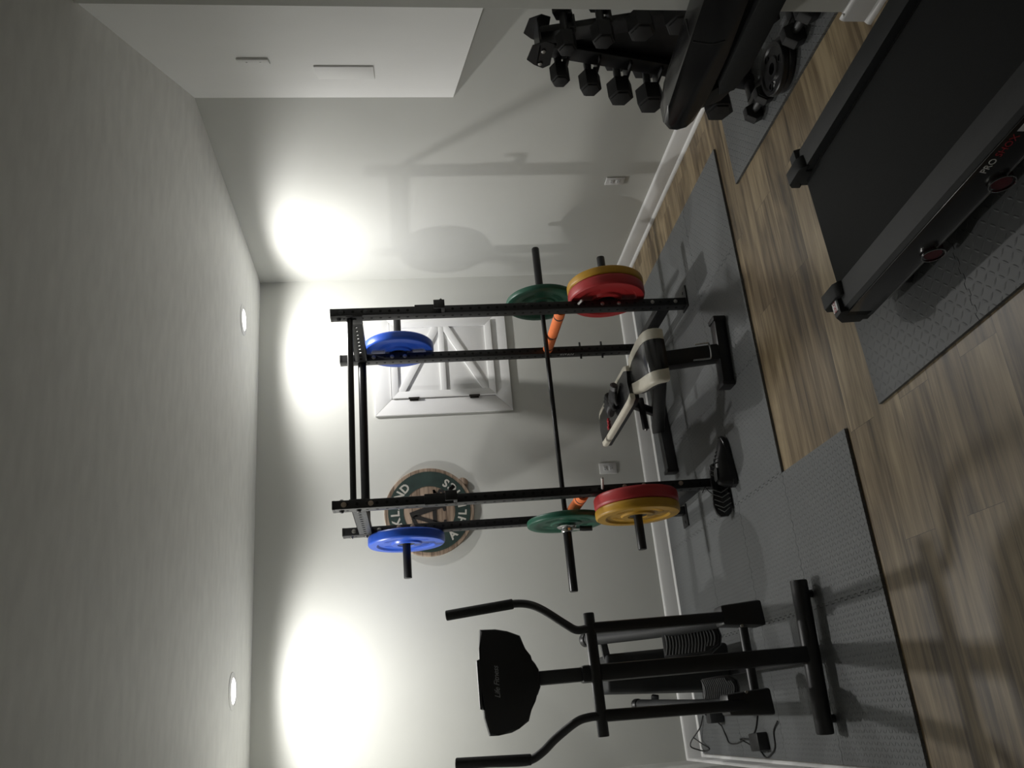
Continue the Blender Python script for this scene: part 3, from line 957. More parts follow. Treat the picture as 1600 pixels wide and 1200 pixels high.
def pad(name, secs, th, edge, parent, r=0.016):
    """secs: (centre x, y, z, half width). Black middle with cream strips along both long sides, black underside."""
    secs = [q if len(q) > 4 else (*q, (0.0, -1.0)) for q in secs]
    def at(s, x, d):
        return (x, s[1] + s[4][0] * d, s[2] + s[4][1] * d)
    m = MB(); m.loft([[at(s, s[0] - s[3] + edge, th), at(s, s[0] + s[3] - edge, th), at(s, s[0] + s[3] - edge, 0.0015), at(s, s[0], -0.004), at(s, s[0] - s[3] + edge, 0.0015)] for s in secs])
    p = part(name, m, 'vinyl', parent, None, 50)
    for sg in (-1, 1):
        rings = []
        for s in secs:
            xo, xi = s[0] + sg * s[3], s[0] + sg * (s[3] - edge)
            rings.append([at(s, xi, th * 0.55), at(s, xo, th * 0.55), at(s, xo, r), at(s, xo - sg * r * 0.35, r * 0.35), at(s, xo - sg * r, 0), at(s, xi, 0)])
        m = MB(); m.loft(rings); part('side_panel', m, 'cream', p, 'cream side panel', 50)
        rings = []
        for s in secs:
            xo, xi = s[0] + sg * (s[3] - 0.004), s[0] + sg * (s[3] - edge)
            rings.append([at(s, xi, th), at(s, xo, th), at(s, xo, th * 0.56), at(s, xi, th * 0.56)])
        m = MB(); m.loft(rings); part('base_board', m, 'plastic', p)
    return p
SP = [(1.975, -1.280, 0.478, 0.104), (1.970, -1.36, 0.481, 0.122), (1.962, -1.46, 0.481, 0.138), (1.957, -1.54, 0.477, 0.146), (1.954, -1.585, 0.469, 0.149, (0.30, -0.95)),
      (1.953, -1.612, 0.455, 0.149, (0.62, -0.78)), (1.952, -1.630, 0.430, 0.148, (0.88, -0.45)), (1.951, -1.638, 0.400, 0.146, (0.98, -0.10)), (1.951, -1.636, 0.378, 0.142, (0.95, 0.10))]
pad('seat_pad', SP, 0.058, 0.062, bench, 0.014)
BP = [(1.939, -1.292, 0.498, 0.096), (1.937, -1.25, 0.503, 0.114), (1.93, -1.05, 0.505, 0.116), (1.922, -0.80, 0.506, 0.116), (1.916, -0.60, 0.506, 0.114), (1.914, -0.565, 0.503, 0.104)]
bp = pad('back_pad', BP, 0.050, 0.031, bench, 0.010)
m = MB(); m.tube([(1.905, -0.815, 0.5115), (1.893, -0.795, 0.5115), (1.885, -0.820, 0.5115), (1.878, -0.795, 0.5115), (1.868, -0.815, 0.5115), (1.860, -0.78, 0.5115), (1.853, -0.805, 0.5115), (1.846, -0.785, 0.5115)], 0.0045, 8, 5)
part('logo', m, 'red_mark', bp, 'red script logo')

# gloves lying on the bench
def glove(loc, rz, label, flip=1):
    t = thing('workout_glove', label, 'glove', loc, (0, 0, rz), group='workout gloves on the bench', local=True)
    m = MB()
    m.loft([[(x, y * w_, 0.004 + h_ * (0.5 + 0.5 * z)) for y, z in [(math.cos(a), math.sin(a)) for a in [2 * PI * k / 14 for k in range(14)]]]
            for x, w_, h_ in ((-0.055, 0.030, 0.030), (-0.03, 0.033, 0.036), (0.0, 0.042, 0.044), (0.03, 0.044, 0.042), (0.05, 0.040, 0.030))])
    part('palm', m, 'glove', t)
    for k, (yy, L) in enumerate(((-0.031, 0.045), (-0.011, 0.060), (0.010, 0.056), (0.030, 0.040))):
        m = MB(); m.tube([(0.040, yy, 0.022), (0.040 + L * 0.5, yy * 1.1, 0.030), (0.040 + L * 0.85, yy * 1.12, 0.020), (0.040 + L, yy * 1.1, 0.011)], 0.0105, 10, 4, radii=(0.0115, 0.0095)); part('finger', m, 'glove', t)
    m = MB(); m.tube([(-0.015, flip * 0.036, 0.02), (0.012, flip * 0.060, 0.022), (0.036, flip * 0.066, 0.013)], 0.011, 10, 4); part('thumb', m, 'glove', t)
    m = MB(); m.loft([[(x, 0.0345 * math.cos(a), 0.004 + 0.040 * (0.5 + 0.5 * math.sin(a))) for a in [2 * PI * k / 14 for k in range(14)]] for x in (-0.052, -0.028)]); part('wrist_strap', m, 'glove_grey', t, 'grey wrist strap')
glove((1.955, -1.085, 0.5085), 2.3, 'black workout glove on the back pad, nearer the seat', 1)
glove((1.922, -0.955, 0.5085), 0.6, 'black workout glove with grey strap on the back pad, beside the red logo', -1)

# ------------------------------------------------------------------ shoes
def shoe(loc, rot, label):
    """Toe along +x, sole down, local."""
    t = thing('athletic_shoe', label, 'shoe', loc, rot, group='pair of black shoes', local=True)
    X = [(-0.140, 0.022), (-0.128, 0.034), (-0.09, 0.038), (-0.04, 0.037), (0.0, 0.038), (0.05, 0.047), (0.095, 0.049), (0.125, 0.040), (0.143, 0.022)]
    outline = [(x, -y * (0.94 if x > 0 else 1)) for x, y in X] + [(x, y) for x, y in reversed(X)]
    m = MB(); m.prism(outline, lambda x, y, q: (x, y, q + (0.012 * max(0, (x - 0.07) / 0.07) ** 2 if q < 0.02 else 0.008 * max(0, (x - 0.07) / 0.07) ** 2)), 0.0, 0.030, 0.004)
    so = part('sole', m, 'sole', t)
    m = MB()
    for x in (-0.118, -0.092, -0.066, 0.015, 0.042, 0.069, 0.096, 0.118):
        hw = 0.034 if x < 0 else 0.042
        if x > 0.11:
            hw = 0.030
        for s in (-1, 1):
            zz = 0.012 * max(0, (x - 0.07) / 0.07) ** 2
            m.beam((x + 0.006, 0, zz - 0.0008), (x - 0.016, s * hw, zz - 0.0008), 0.0042, 0.0022)
    part('tread', m, 'tread', so, 'pale chevron tread')
    secs = []
    for x, hw, h, o in ((-0.136, 0.018, 0.075, 0), (-0.122, 0.031, 0.098, 0), (-0.09, 0.036, 0.100, 0), (-0.05, 0.036, 0.094, 0), (-0.01, 0.037, 0.090, 0), (0.03, 0.041, 0.076, 0), (0.07, 0.044, 0.060, 0), (0.105, 0.040, 0.050, 0), (0.128, 0.030, 0.040, 0), (0.140, 0.014, 0.031, 0)):
        secs.append([(x, hw * c, 0.027 + (h - 0.027) * max(0, s) ** 0.8) for c, s in [(math.cos(a), math.sin(a)) for a in [PI * k / 12 for k in range(13)]]])
    m = MB(); m.loft(secs); part('upper', m, 'shoe', t, None, 60)
    m = MB(); m.loft([[(x, hw * math.cos(a), z + 0.004 + 0.002 * math.sin(a)) for a in [2 * PI * k / 14 for k in range(14)]] for x, hw, z in ((-0.108, 0.018, 0.098), (-0.09, 0.024, 0.0985), (-0.06, 0.026, 0.094), (-0.035, 0.022, 0.090))]); part('collar', m, 'glove', t)
    m = MB()
    for k in range(4):
        x = -0.012 + 0.022 * k
        z = 0.094 - 0.010 * k
        m.tube([(x, -0.026, z - 0.014), (x + 0.006, 0, z + 0.003), (x, 0.026, z - 0.014)], 0.0028, 8, 4)
    m.tube([(0.02, 0.0, 0.086), (-0.01, 0.045, 0.075), (-0.02, 0.075, 0.012), (0.01, 0.095, 0.006)], 0.0022, 8, 5)
    part('lace', m, 'grip', t)
shoe((1.468, -1.290, TH), (0, 0, 0.20), 'black shoe standing on its sole on the foam tile')
shoe((1.345, -1.212, TH + 0.052), (math.radians(100), 0, math.radians(182)), 'black shoe lying on its side with its chevron tread showing')

# ------------------------------------------------------------------ round wooden sign
SC = Vector((1.608, 0, 1.562)); SR = 0.288
sign = thing('round_wall_sign', 'round wooden barrel-top sign with green ring on the back wall', 'wall sign', SC)
def ringfn(x, z, q):
    return (SC.x + x, q, SC.z + z)
m = MB(); m.lathe([(0.0, 1), (SR - 0.003, 1), (SR, 0.85), (SR, 0.0)], (SC.x, 0, SC.z), (SC.x, -0.024, SC.z), 72); part('wood_disc', m, 'sign_wood', sign)
m = MB(); m.lathe([(0.166, 0), (0.166, 1), (0.264, 1), (0.264, 0)], (SC.x, -0.0235, SC.z), (SC.x, -0.0262, SC.z), 72, caps=False); part('ring', m, 'sign_green', sign, 'dark green ring')
def arc_text(word, radius, angles, size, top):
    """angles: degrees clockwise from the top (top word) or towards the right from the bottom (bottom word)."""
    out = []
    for ch, g in zip(word, angles):
        a = math.radians(90 - g if top else 270 + g)
        if top:
            xd, yd = (math.sin(a), 0, -math.cos(a)), (math.cos(a), 0, math.sin(a))
        else:
            xd, yd = (-math.sin(a), 0, math.cos(a)), (-math.cos(a), 0, -math.sin(a))
        o = (SC.x + radius * math.cos(a), -0.0268, SC.z + radius * math.sin(a))
        out.append(text_mesh(ch, size, 0.0006, o, xd, yd, bold=0.0022))
    return out
lm = arc_text('OAKLAND', 0.216, (-49, -33, -17, -1.5, 14, 30, 46.5), 0.076, True) + arc_text('ATHLETICS', 0.216, (-49, -35, -20.5, -5.5, 8.6, 21.5, 31.5, 43, 57), 0.072, False)
link_mesh('lettering', join_meshes(lm), 'sign_letter', sign, 'cream lettering')
# black-letter A with an apostrophe s in the middle
m = MB()
def stroke(pts):
    m.prism(pts, ringfn, -0.0235, -0.0262)
stroke([(-0.135, -0.105), (-0.062, -0.105), (-0.062, -0.090), (-0.083, -0.086), (-0.020, 0.085), (-0.035, 0.118), (-0.110, -0.086), (-0.135, -0.090)])
stroke([(-0.035, 0.118), (-0.004, 0.128), (0.062, -0.082), (0.088, -0.090), (0.088, -0.105), (-0.004, -0.105), (-0.004, -0.090), (0.018, -0.084), (-0.028, 0.075)])
stroke([(-0.075, -0.045), (0.008, -0.045), (0.004, -0.020), (-0.065, -0.020)])
stroke([(-0.100, 0.095), (-0.040, 0.118), (-0.034, 0.098), (-0.085, 0.070)])
stroke([(0.075, 0.055), (0.098, 0.060), (0.092, 0.020), (0.080, 0.018)])
stroke([(0.095, -0.050), (0.140, -0.040), (0.138, -0.028), (0.116, -0.030), (0.116, -0.055), (0.142, -0.068), (0.138, -0.098), (0.095, -0.105), (0.093, -0.090), (0.120, -0.086), (0.122, -0.076), (0.097, -0.066)])
part('emblem', m, 'sign_black', sign, 'black A emblem')
m = MB(); m.ball((SC.x + 0.186, -0.012, SC.z - 0.232), (0.026, 0.012, 0.034), 16, 10, (0, 0.6, 0)); part('rim_knob', m, 'sign_wood', sign)

# ------------------------------------------------------------------ elliptical trainer
EX = 0.458
ell = thing('elliptical_trainer', 'black elliptical trainer with its console turned away from the camera', 'elliptical trainer', (EX, -1.5, TH))
m = MB(); m.cyl((0.757, -1.925, 0.072), (0.150, -1.880, 0.072), 0.036, 26, bevel=0.006)
bt = part('front_base_tube', m, 'plastic', ell)
for p in ((0.700, -1.898), (0.205, -1.862)):
    m = MB(); m.cyl((p[0], p[1], TH), (p[0], p[1], 0.045), 0.016, 16); part('leveling_foot', m, 'rubber', bt)
m = MB(); m.beam((EX, -1.905, 0.085), (EX + 0.01, -0.55, 0.085), 0.070, 0.060, 0.006); part('floor_rail', m, 'rack', ell)
m = MB(); m.box((0.20, -0.52, TH), (0.74, -0.44, 0.095), 0.01); part('rear_base', m, 'dark_steel', ell)
m = MB(); m.beam((EX, -1.890, 0.090), (EX, -1.885, 1.040), 0.066, 0.085, 0.012, (0, 1, 0)); part('mast', m, 'plastic', ell)
m = MB(); m.beam((EX, -1.885, 1.00), (EX, -1.870, 1.250), 0.054, 0.060, 0.008, (0, 1, 0)); part('mast_extension', m, 'dark_steel', ell)
# console
outl = [(0.664, 1.430), (0.660, 1.367), (0.648, 1.320), (0.626, 1.272), (0.570, 1.254), (0.540, 1.246), (0.515, 1.222), (0.490, 1.210), (0.425, 1.209), (0.398, 1.222), (0.378, 1.244), (0.345, 1.252), (0.304, 1.266), (0.280, 1.305), (0.268, 1.335), (0.262, 1.385), (0.263, 1.420), (0.330, 1.436), (0.46, 1.443), (0.590, 1.438)]
m = MB(); m.prism(outl, lambda x, z, q: (x, q + (z - 1.33) * 0.18, z), -1.900, -1.835, 0.010)
con = part('console', m, 'plastic', ell)
m = MB(); m.prism([(0.36, 1.440), (0.55, 1.441), (0.545, 1.452), (0.365, 1.451)], lambda x, z, q: (x, q, z), -1.880, -1.845, 0.003); part('reading_rack', m, 'dark_steel', con)
me = text_mesh('Life Fitness', 0.030, 0.0006, (EX, -1.9015 + (1.385 - 1.33) * 0.18 - 0.0008, 1.378), (1, 0, 0), (0, 0.178, 0.984), 0.92, 0.35)
link_mesh('lettering', me, 'grey_mark', con, 'grey script lettering')
# pivot tube and swinging arms
AY = -1.930
m = MB(); m.cyl((0.690, AY, 0.988), (0.222, AY, 0.985), 0.0225, 22, bevel=0.004); part('pivot_tube', m, 'plastic', ell)
ARMS = {
    1: [(0.640, -1.820, 0.30), (0.629, -1.90, 0.70), (0.628, -1.935, 1.00), (0.627, -1.93, 1.045), (0.655, -1.915, 1.085), (0.722, -1.875, 1.165), (0.752, -1.85, 1.220), (0.760, -1.84, 1.280), (0.754, -1.83, 1.345), (0.738, -1.80, 1.560)],
    -1: [(0.286, -1.820, 0.30), (0.288, -1.90, 0.70), (0.298, -1.935, 0.98), (0.297, -1.93, 1.035), (0.284, -1.92, 1.085), (0.232, -1.885, 1.165), (0.190, -1.86, 1.215), (0.165, -1.845, 1.262), (0.160, -1.84, 1.320), (0.176, -1.80, 1.555)],
}
for s, pts in ARMS.items():
    m = MB(); m.tube(pts[2:], 0.0165, 14, 6); arm = part('swing_arm', m, 'plastic', ell)
    m = MB(); m.cyl(pts[-3], pts[-1], 0.0210, 18, bevel=0.005); part('grip', m, 'grip', arm)
    m = MB(); m.beam(pts[0], pts[2], 0.046, 0.036, 0.012, (0, 1, 0)); part('lower_arm', m, 'plastic', arm)
for s, x, z0, z1, y in ((1, 0.642, 0.218, 0.405, -1.81), (-1, 0.290, 0.246, 0.440, -1.80)):
    m = MB(); m.hexa([(x - 0.052, y - 0.05, z0), (x + 0.056, y - 0.05, z0 + 0.005), (x - 0.052, y + 0.07, z0), (x + 0.056, y + 0.07, z0 + 0.005), (x - 0.038, y - 0.045, z1), (x + 0.044, y - 0.045, z1), (x - 0.038, y + 0.06, z1), (x + 0.044, y + 0.06, z1)], 0.012)
    bo = part('joint_cover', m, 'plastic', ell)
    m = MB(); m.cyl((x - s * 0.046, y - 0.052, z0 + 0.11), (x - s * 0.046, y - 0.043, z0 + 0.11), 0.006, 10); part('bolt', m, 'bolt', bo)
m = MB(); m.cyl((0.60, -1.755, 0.285), (0.335, -1.755, 0.285), 0.020, 18); part('axle', m, 'dark_steel', ell)
# pedal beams and pedals: the right one is up, the left one down
for s, x0, x1, za, zb in ((1, 0.640, 0.668, 0.330, 0.800), (-1, 0.300, 0.330, 0.300, 0.575)):
    m = MB(); m.tube([(x0, -1.76, za), (x0, -1.45, za + (zb - za) * 0.40), (x1, -0.90, zb)], 0.032 if s > 0 else 0.026, 18, 5); pbm = part('pedal_beam', m, 'charcoal', ell)
    m = MB(); m.cyl((x1, -0.905, zb), (x1, -0.875, zb + 0.016), 0.036 if s > 0 else 0.030, 18, bevel=0.005); part('end_cap', m, 'plastic', pbm)
    m = MB(); m.beam((x1 - 0.02 * s, -0.98, zb - 0.06), (EX + s * 0.10, -0.96, zb - 0.075), 0.03, 0.035, 0.004); part('crank', m, 'dark_steel', ell)
for s, xc, zc, L, tilt, yc, hw in ((1, 0.585, 0.445, 0.26, 1.02, -1.50, 0.066), (-1, 0.362, 0.348, 0.16, 0.85, -1.50, 0.050)):
    # tilted footplate: front end (towards the camera) down
    ct, st = math.cos(tilt), math.sin(tilt)
    def fp(x, a, h):
        return (xc + x, yc + a * ct - h * st, zc + a * st + h * ct)
    po = [(-hw * 0.9, L / 2), (-hw, 0.0), (-hw * 0.95, -L * 0.30), (-hw * 0.55, -L * 0.46), (0, -L * 0.5), (hw * 0.55, -L * 0.46), (hw * 0.95, -L * 0.30), (hw, 0.0), (hw * 0.9, L / 2)]
    m = MB(); m.prism(po, lambda x, a, q: fp(x, a, q), -0.018, 0.0, 0.003); pe = part('pedal', m, 'plastic', ell)
    m = MB(); m.prism([(x * 1.12, a * 1.06) for x, a in po], lambda x, a, q: fp(x, a, q), -0.040, -0.016, 0.004); part('tray', m, 'plastic', pe)
    m = MB()
    n = 16
    for k in range(n):
        a = -L * 0.42 + L * 0.86 * k / (n - 1)
        wv = hw * (0.90 if a > -L * 0.3 else 0.6)
        m.tube([fp(-wv, a + 0.008, 0.002), fp(-wv * 0.4, a - 0.002, 0.002), fp(0, a - 0.004, 0.002), fp(wv * 0.4, a - 0.002, 0.002), fp(wv, a + 0.008, 0.002)], 0.0032, 6)
    part('tread_rib', m, 'grey_plastic', pe, 'grey ribbed foot surface')
# rear drive housing
m = MB(); m.hexa([(0.360, -1.02, 0.10), (0.590, -1.02, 0.10), (0.360, -0.62, 0.10), (0.590, -0.62, 0.10), (0.398, -1.00, 0.752), (0.582, -1.00, 0.740), (0.398, -0.70, 0.752), (0.582, -0.70, 0.740)], 0.02, seg=3)
hs = part('drive_housing', m, 'charcoal', ell)
m = MB(); m.lathe([(0.0, 0), (0.20, 0.0), (0.21, 0.5), (0.20, 1.0), (0, 1)], (0.445, -0.70, 0.32), (0.515, -0.70, 0.32), 40, caps=False); part('flywheel_cover', m, 'plastic', ell)

# power adapter with cables on the floor
ad = thing('power_adapter', 'black power adapter with a coiled cable on the floor left of the elliptical', 'power adapter', (0.115, -1.06, TH))
m = MB(); m.box((0.068, -1.105, TH), (0.150, -0.985, 0.066), 0.005, (0, 0, 0.06)); part('brick', m, 'plastic', ad)
m = MB(); m.tube([(0.20, -1.28, 0.020), (0.155, -1.20, TH + 0.004), (0.085, -1.18, TH + 0.004), (0.050, -1.11, TH + 0.004), (0.036, -1.04, TH + 0.004), (0.07, -0.96, TH + 0.004), (0.10, -0.80, TH + 0.004), (0.115, -0.72, TH + 0.005), (0.120, -0.80, TH + 0.008), (0.110, -0.985, 0.030)], 0.0035, 8, 6); part('cable', m, 'cable', ad)
cb = MB(); cb.tube([(0.25, -0.46, 0.10), (0.19, -0.45, 0.02), (0.135, -0.50, TH + 0.004), (0.095, -0.54, TH + 0.004), (0.095, -0.66, TH + 0.004), (0.115, -0.78, TH + 0.004), (0.12, -0.86, TH + 0.004), (0.165, -0.97, TH + 0.004), (0.26, -1.05, TH + 0.004), (0.32, -1.08, TH + 0.005)], 0.004, 8, 6)
cable = part('power_cable', cb, 'cable'); cable['label'] = 'black cable snaking over the tiles behind the elliptical'; cable['category'] = 'cable'
cb = MB(); cb.tube([(0.24, -0.15, TH + 0.004), (0.175, -0.10, 0.03), (0.11, -0.045, 0.075), (0.075, -0.040, 0.085), (0.055, -0.06, 0.05), (0.045, -0.085, TH + 0.004), (0.06, -0.17, TH + 0.004), (0.085, -0.10, 0.03), (0.12, -0.05, 0.06)], 0.004, 8, 6)
cable = part('power_cable', cb, 'cable'); cable['label'] = 'black cable looped up against the baseboard in the left back corner'; cable['category'] = 'cable'

# ------------------------------------------------------------------ treadmill (turned by TT about its rear left corner)
TT = math.radians(3.2)
tm = thing('treadmill', 'black treadmill with grey side rails on its own foam tiles', 'treadmill', (1.494, -2.905, TH), (0, 0, TT), local=True)
# local axes: x to the right, y towards the room's back (rear end at y = 0), z up from the tiles
TWD, TL = 0.690, 1.86
zt, zb = 0.190, 0.072
for s in (0, 1):
    x0, x1 = (0.0, 0.098) if s == 0 else (TWD - 0.098, TWD)
    sg = 1 if s == 0 else -1
    xo, xi = (x0, x1) if s == 0 else (x1, x0)
    prof = [(xo, zb), (xo, zt - 0.016), (xo + sg * 0.012, zt - 0.004), (xo + sg * 0.055, zt), (xi, zt - 0.002), (xi, zt - 0.02), (xi - sg * 0.02, zb)]
    m = MB(); m.prism(prof, lambda x, z, q: (x, q, z), -TL, -0.012, 0.003); rl = part('side_rail', m, 'charcoal', tm)
    # glossy black skirt along the outside
    m = MB(); m.box((min(xo - sg * 0.004, xo), -TL, zb + 0.002), (max(xo - sg * 0.004, xo), -0.05, zt - 0.018), 0.0015); part('skirt', m, 'vinyl', rl, 'glossy black skirt')
    m = MB(); m.box((min(xo - sg * 0.006, xo), -TL, zb - 0.002), (max(xo - sg * 0.006, xo), -0.16, zb + 0.003), 0); part('edge_strip', m, 'grey_plastic', rl)
    # end cap
    cx0, cx1 = (x0 - 0.004, x1 + 0.004) if s == 0 else (x0 - 0.004, x1 + 0.004)
    m = MB(); m.prism([(-0.085, zb + 0.01), (0.0, zb + 0.02), (0.004, zt - 0.03), (-0.03, zt + 0.006), (-0.075, zt + 0.010), (-0.085, zt - 0.01)], lambda y, z, q: (q, y, z), cx0, cx1, 0.006); ec = part('end_cap', m, 'charcoal', tm)
    m = MB(); m.prism([(-0.115, zt - 0.012), (-0.108, zt + 0.006), (-0.085, zt + 0.020), (0.000, zt + 0.020), (0.018, zt + 0.004), (0.018, zt - 0.030), (0.0, zt - 0.030), (-0.01, zt - 0.012)], lambda y, z, q: (q, y, z), (x1 - 0.050 if s == 0 else x0 - 0.004), (x1 + 0.004 if s == 0 else x0 + 0.050), 0.004); part('belt_guide', m, 'charcoal', ec)
    if s == 0:
        m = MB(); m.box((0.012, -0.068, zt + 0.0085), (0.072, -0.036, zt + 0.0115), 0.001); lb = part('badge', m, 'white_mark', ec, 'white badge')
        me = text_mesh('EKG', 0.022, 0.0004, (0.030, -0.052, zt + 0.0120), (1, 0, 0), (0, 1, 0)); link_mesh('lettering', me, 'red_mark', lb, 'red lettering')
    # cushioning rings under the skirt
    if s == 0:
        for y in (-0.425, -0.765):
            m = MB(); m.lathe([(0.0, 0), (0.026, 0), (0.033, 0.3), (0.033, 1), (0, 1)], (-0.010, y, zb - 0.004), (0.03, y, zb - 0.004), 28, caps=False); cu = part('cushion', m, 'red_clear', tm, 'dark red cushion')
            m = MB(); m.lathe([(0.033, 0), (0.036, 0), (0.036, 1), (0.033, 1), (0.033, 0)], (-0.013, y, zb - 0.004), (-0.007, y, zb - 0.004), 28, caps=False); part('chrome_ring', m, 'chrome', cu)
m = MB()
bp_ = [(-TL + 0.1, zt - 0.035), (-0.035, zt - 0.035), (-0.014, zt - 0.045), (-0.004, zt - 0.075), (-0.016, zt - 0.10), (-0.04, zt - 0.108), (-TL + 0.1, zt - 0.108)]
m.prism(bp_, lambda y, z, q: (q, y, z), 0.104, TWD - 0.104); part('belt', m, 'belt', tm)
m = MB(); m.box((0.099, -TL + 0.1, zt - 0.09), (0.1035, -0.06, zt - 0.034)); m.box((TWD - 0.1035, -TL + 0.1, zt - 0.09), (TWD - 0.099, -0.06, zt - 0.034)); part('belt_groove', m, 'hole', tm)
m = MB(); m.box((0.03, -TL - 0.28, 0.03), (TWD - 0.03, -TL + 0.12, 0.27), 0.05, seg=3); part('motor_hood', m, 'charcoal', tm)
for s in (0, 1):
    for y in (-0.20, -TL + 0.05):
        x = 0.06 if s == 0 else TWD - 0.06
        m = MB(); m.cyl((x, y, 0.0 if y > -1.3 else -TH), (x, y, zb + 0.004), 0.026, 18); part('foot', m, 'rubber', tm)
    x = 0.03 if s == 0 else TWD - 0.03
    m = MB(); m.beam((x, -TL - 0.05, 0.05), (x, -TL - 0.22, 1.25), 0.05, 0.09, 0.01, (0, 1, 0)); part('console_post', m, 'charcoal', tm)
m = MB(); m.box((-0.02, -TL - 0.34, 1.20), (TWD + 0.02, -TL - 0.14, 1.38), 0.03); part('console', m, 'plastic', tm)
# lettering on the left skirt, read towards the console
zl = zt - 0.043
me = text_mesh('PRO', 0.030, 0.0005, (-0.0047, -0.800, zl), (0, -1, 0), (0, 0, 1), 1.0, 0.25, 'LEFT'); link_mesh('lettering', me, 'white_mark', tm, 'white lettering')
me = text_mesh('SHOX', 0.030, 0.0005, (-0.0047, -0.866, zl), (0, -1, 0), (0, 0, 1), 1.0, 0.25, 'LEFT'); link_mesh('lettering', me, 'red_mark', tm, 'dark red lettering')
m = MB(); m.box((-0.0050, -1.150, zl - 0.009), (-0.0040, -0.962, zl + 0.010)); part('badge', m, 'white_mark', tm, 'white badge')
me = text_mesh('CUSHIONING', 0.0195, 0.0004, (-0.0054, -1.056, zl), (0, -1, 0), (0, 0, 1), 1.0, 0.0); link_mesh('lettering', me, 'hole', tm, 'black lettering')

# ------------------------------------------------------------------ tall padded bench beside the partition
tb = thing('padded_bench', 'tall black padded bench standing between the treadmill and the partition wall', 'bench', (2.37, -3.7, 0))
bx0, bx1 = 2.325, 2.415
def rbox(poly, x0, x1, name, mt, parent, bev=0.012, lab=None):
    m = MB(); m.prism(poly, lambda y, z, q: (q, y, z), x0, x1, bev); return part(name, m, mt, parent, lab)
pd = rbox([(-4.55, 0.600), (-3.50, 0.572), (-3.28, 0.558), (-3.08, 0.558), (-2.935, 0.566), (-2.895, 0.585), (-2.878, 0.620), (-2.884, 0.655), (-2.915, 0.682), (-3.02, 0.694), (-3.51, 0.716), (-4.55, 0.755)], bx0, bx1 + 0.02, 'pad', 'vinyl', tb, 0.020)
m = MB(); m.tube([(bx0 - 0.0005, -3.345, 0.590), (bx0 - 0.0005, -3.330, 0.63), (bx0 + 0.0005, -3.338, 0.680), (bx0 + 0.008, -3.342, 0.7045), (bx1, -3.345, 0.7100)], 0.0025, 8, 4); part('seam', m, 'dark_steel', pd)
lr = rbox([(-4.5, 0.430), (-3.20, 0.449), (-3.10, 0.470), (-3.075, 0.520), (-3.13, 0.537), (-4.5, 0.532)], bx0 + 0.005, bx1, 'frame_rail', 'charcoal', tb, 0.006)
m = MB(); m.prism([(-3.10, 0.475), (-3.04, 0.500), (-2.99, 0.572), (-3.06, 0.575), (-3.11, 0.535)], lambda y, z, q: (q, y, z), bx0 + 0.010, bx1 - 0.005, 0.004); part('end_bracket', m, 'plastic', tb)
for y in (-3.85, -4.40):
    m = MB(); m.beam((bx0 + 0.045, y, 0.03), (bx0 + 0.045, y, 0.46), 0.06, 0.06, 0.005, (0, 1, 0)); part('leg', m, 'rack', tb)
    m = MB(); m.box((bx0 - 0.06, y - 0.035, 0), (bx1 + 0.055, y + 0.035, 0.045), 0.008); part('foot', m, 'rubber', tb)
    m = MB(); m.box((bx0 + 0.015, y - 0.03, 0.525), (bx0 + 0.075, y + 0.03, 0.610), 0.004); part('pad_support', m, 'rack', tb)

# ------------------------------------------------------------------ dumbbell rack and dumbbells
DRX = 2.985
dr = thing('dumbbell_rack', 'black A-frame dumbbell rack standing in the nook below the soffit', 'dumbbell rack', (DRX, -2.65, 0))
TIERS = [(0.955, -2.580, -2.720, 0.040, 0.115), (0.812, -2.530, -2.770, 0.046, 0.118), (0.665, -2.478, -2.822, 0.054, 0.122), (0.515, -2.435, -2.865, 0.060, 0.126), (0.350, -2.405, -2.895, 0.062, 0.130), (0.180, -2.392, -2.908, 0.064, 0.134)]
for s in (1, -1):
    m = MB(); m.beam((DRX, -2.65 + s * 0.25, 0.02), (DRX, -2.65 + s * 0.030, 1.05), 0.075, 0.035, 0.004, (1, 0, 0)); part('leg', m, 'rack', dr)
m = MB(); m.box((DRX - 0.14, -2.91, 0.012), (DRX - 0.10, -2.39, 0.05), 0.006); m.box((DRX + 0.10, -2.91, 0.012), (DRX + 0.14, -2.39, 0.05), 0.006); m.box((DRX - 0.12, -2.91, 0.02), (DRX + 0.12, -2.86, 0.05), 0.006); m.box((DRX - 0.12, -2.44, 0.02), (DRX + 0.12, -2.39, 0.05), 0.006)
part('base_frame', m, 'rack', dr)
m = MB(); m.prism([(-2.83, 0.30), (-2.47, 0.30), (-2.61, 1.02), (-2.69, 1.02)], lambda y, z, q: (q, y, z), DRX + 0.020, DRX + 0.026, 0.001); part('back_plate', m, 'rack', dr)
m = MB()
m.prism([(-2.71, 1.005), (-2.59, 1.005), (-2.570, 1.035), (-2.590, 1.075), (-2.62, 1.110), (-2.700, 1.095), (-2.725, 1.045)], lambda y, z, q: (q, y, z), DRX - 0.075, DRX - 0.070)
m.prism([(-2.71, 1.005), (-2.59, 1.005), (-2.570, 1.035), (-2.590, 1.075), (-2.62, 1.110), (-2.700, 1.095), (-2.725, 1.045)], lambda y, z, q: (q, y, z), DRX + 0.070, DRX + 0.075)
m.box((DRX - 0.075, -2.705, 1.060), (DRX + 0.075, -2.600, 1.064))
tbk = part('top_bracket', m, 'rack', dr)
for y, z in ((-2.672, 1.045), (-2.600, 1.050)):
    m = MB(); m.cyl((DRX - 0.076, y, z), (DRX - 0.082, y, z), 0.010, 12, bevel=0.002); part('bolt', m, 'bolt', tbk)
def hexagon(r, a0=0.0):
    return [(r * math.cos(a0 + PI / 3 * k), r * math.sin(a0 + PI / 3 * k)) for k in range(6)]
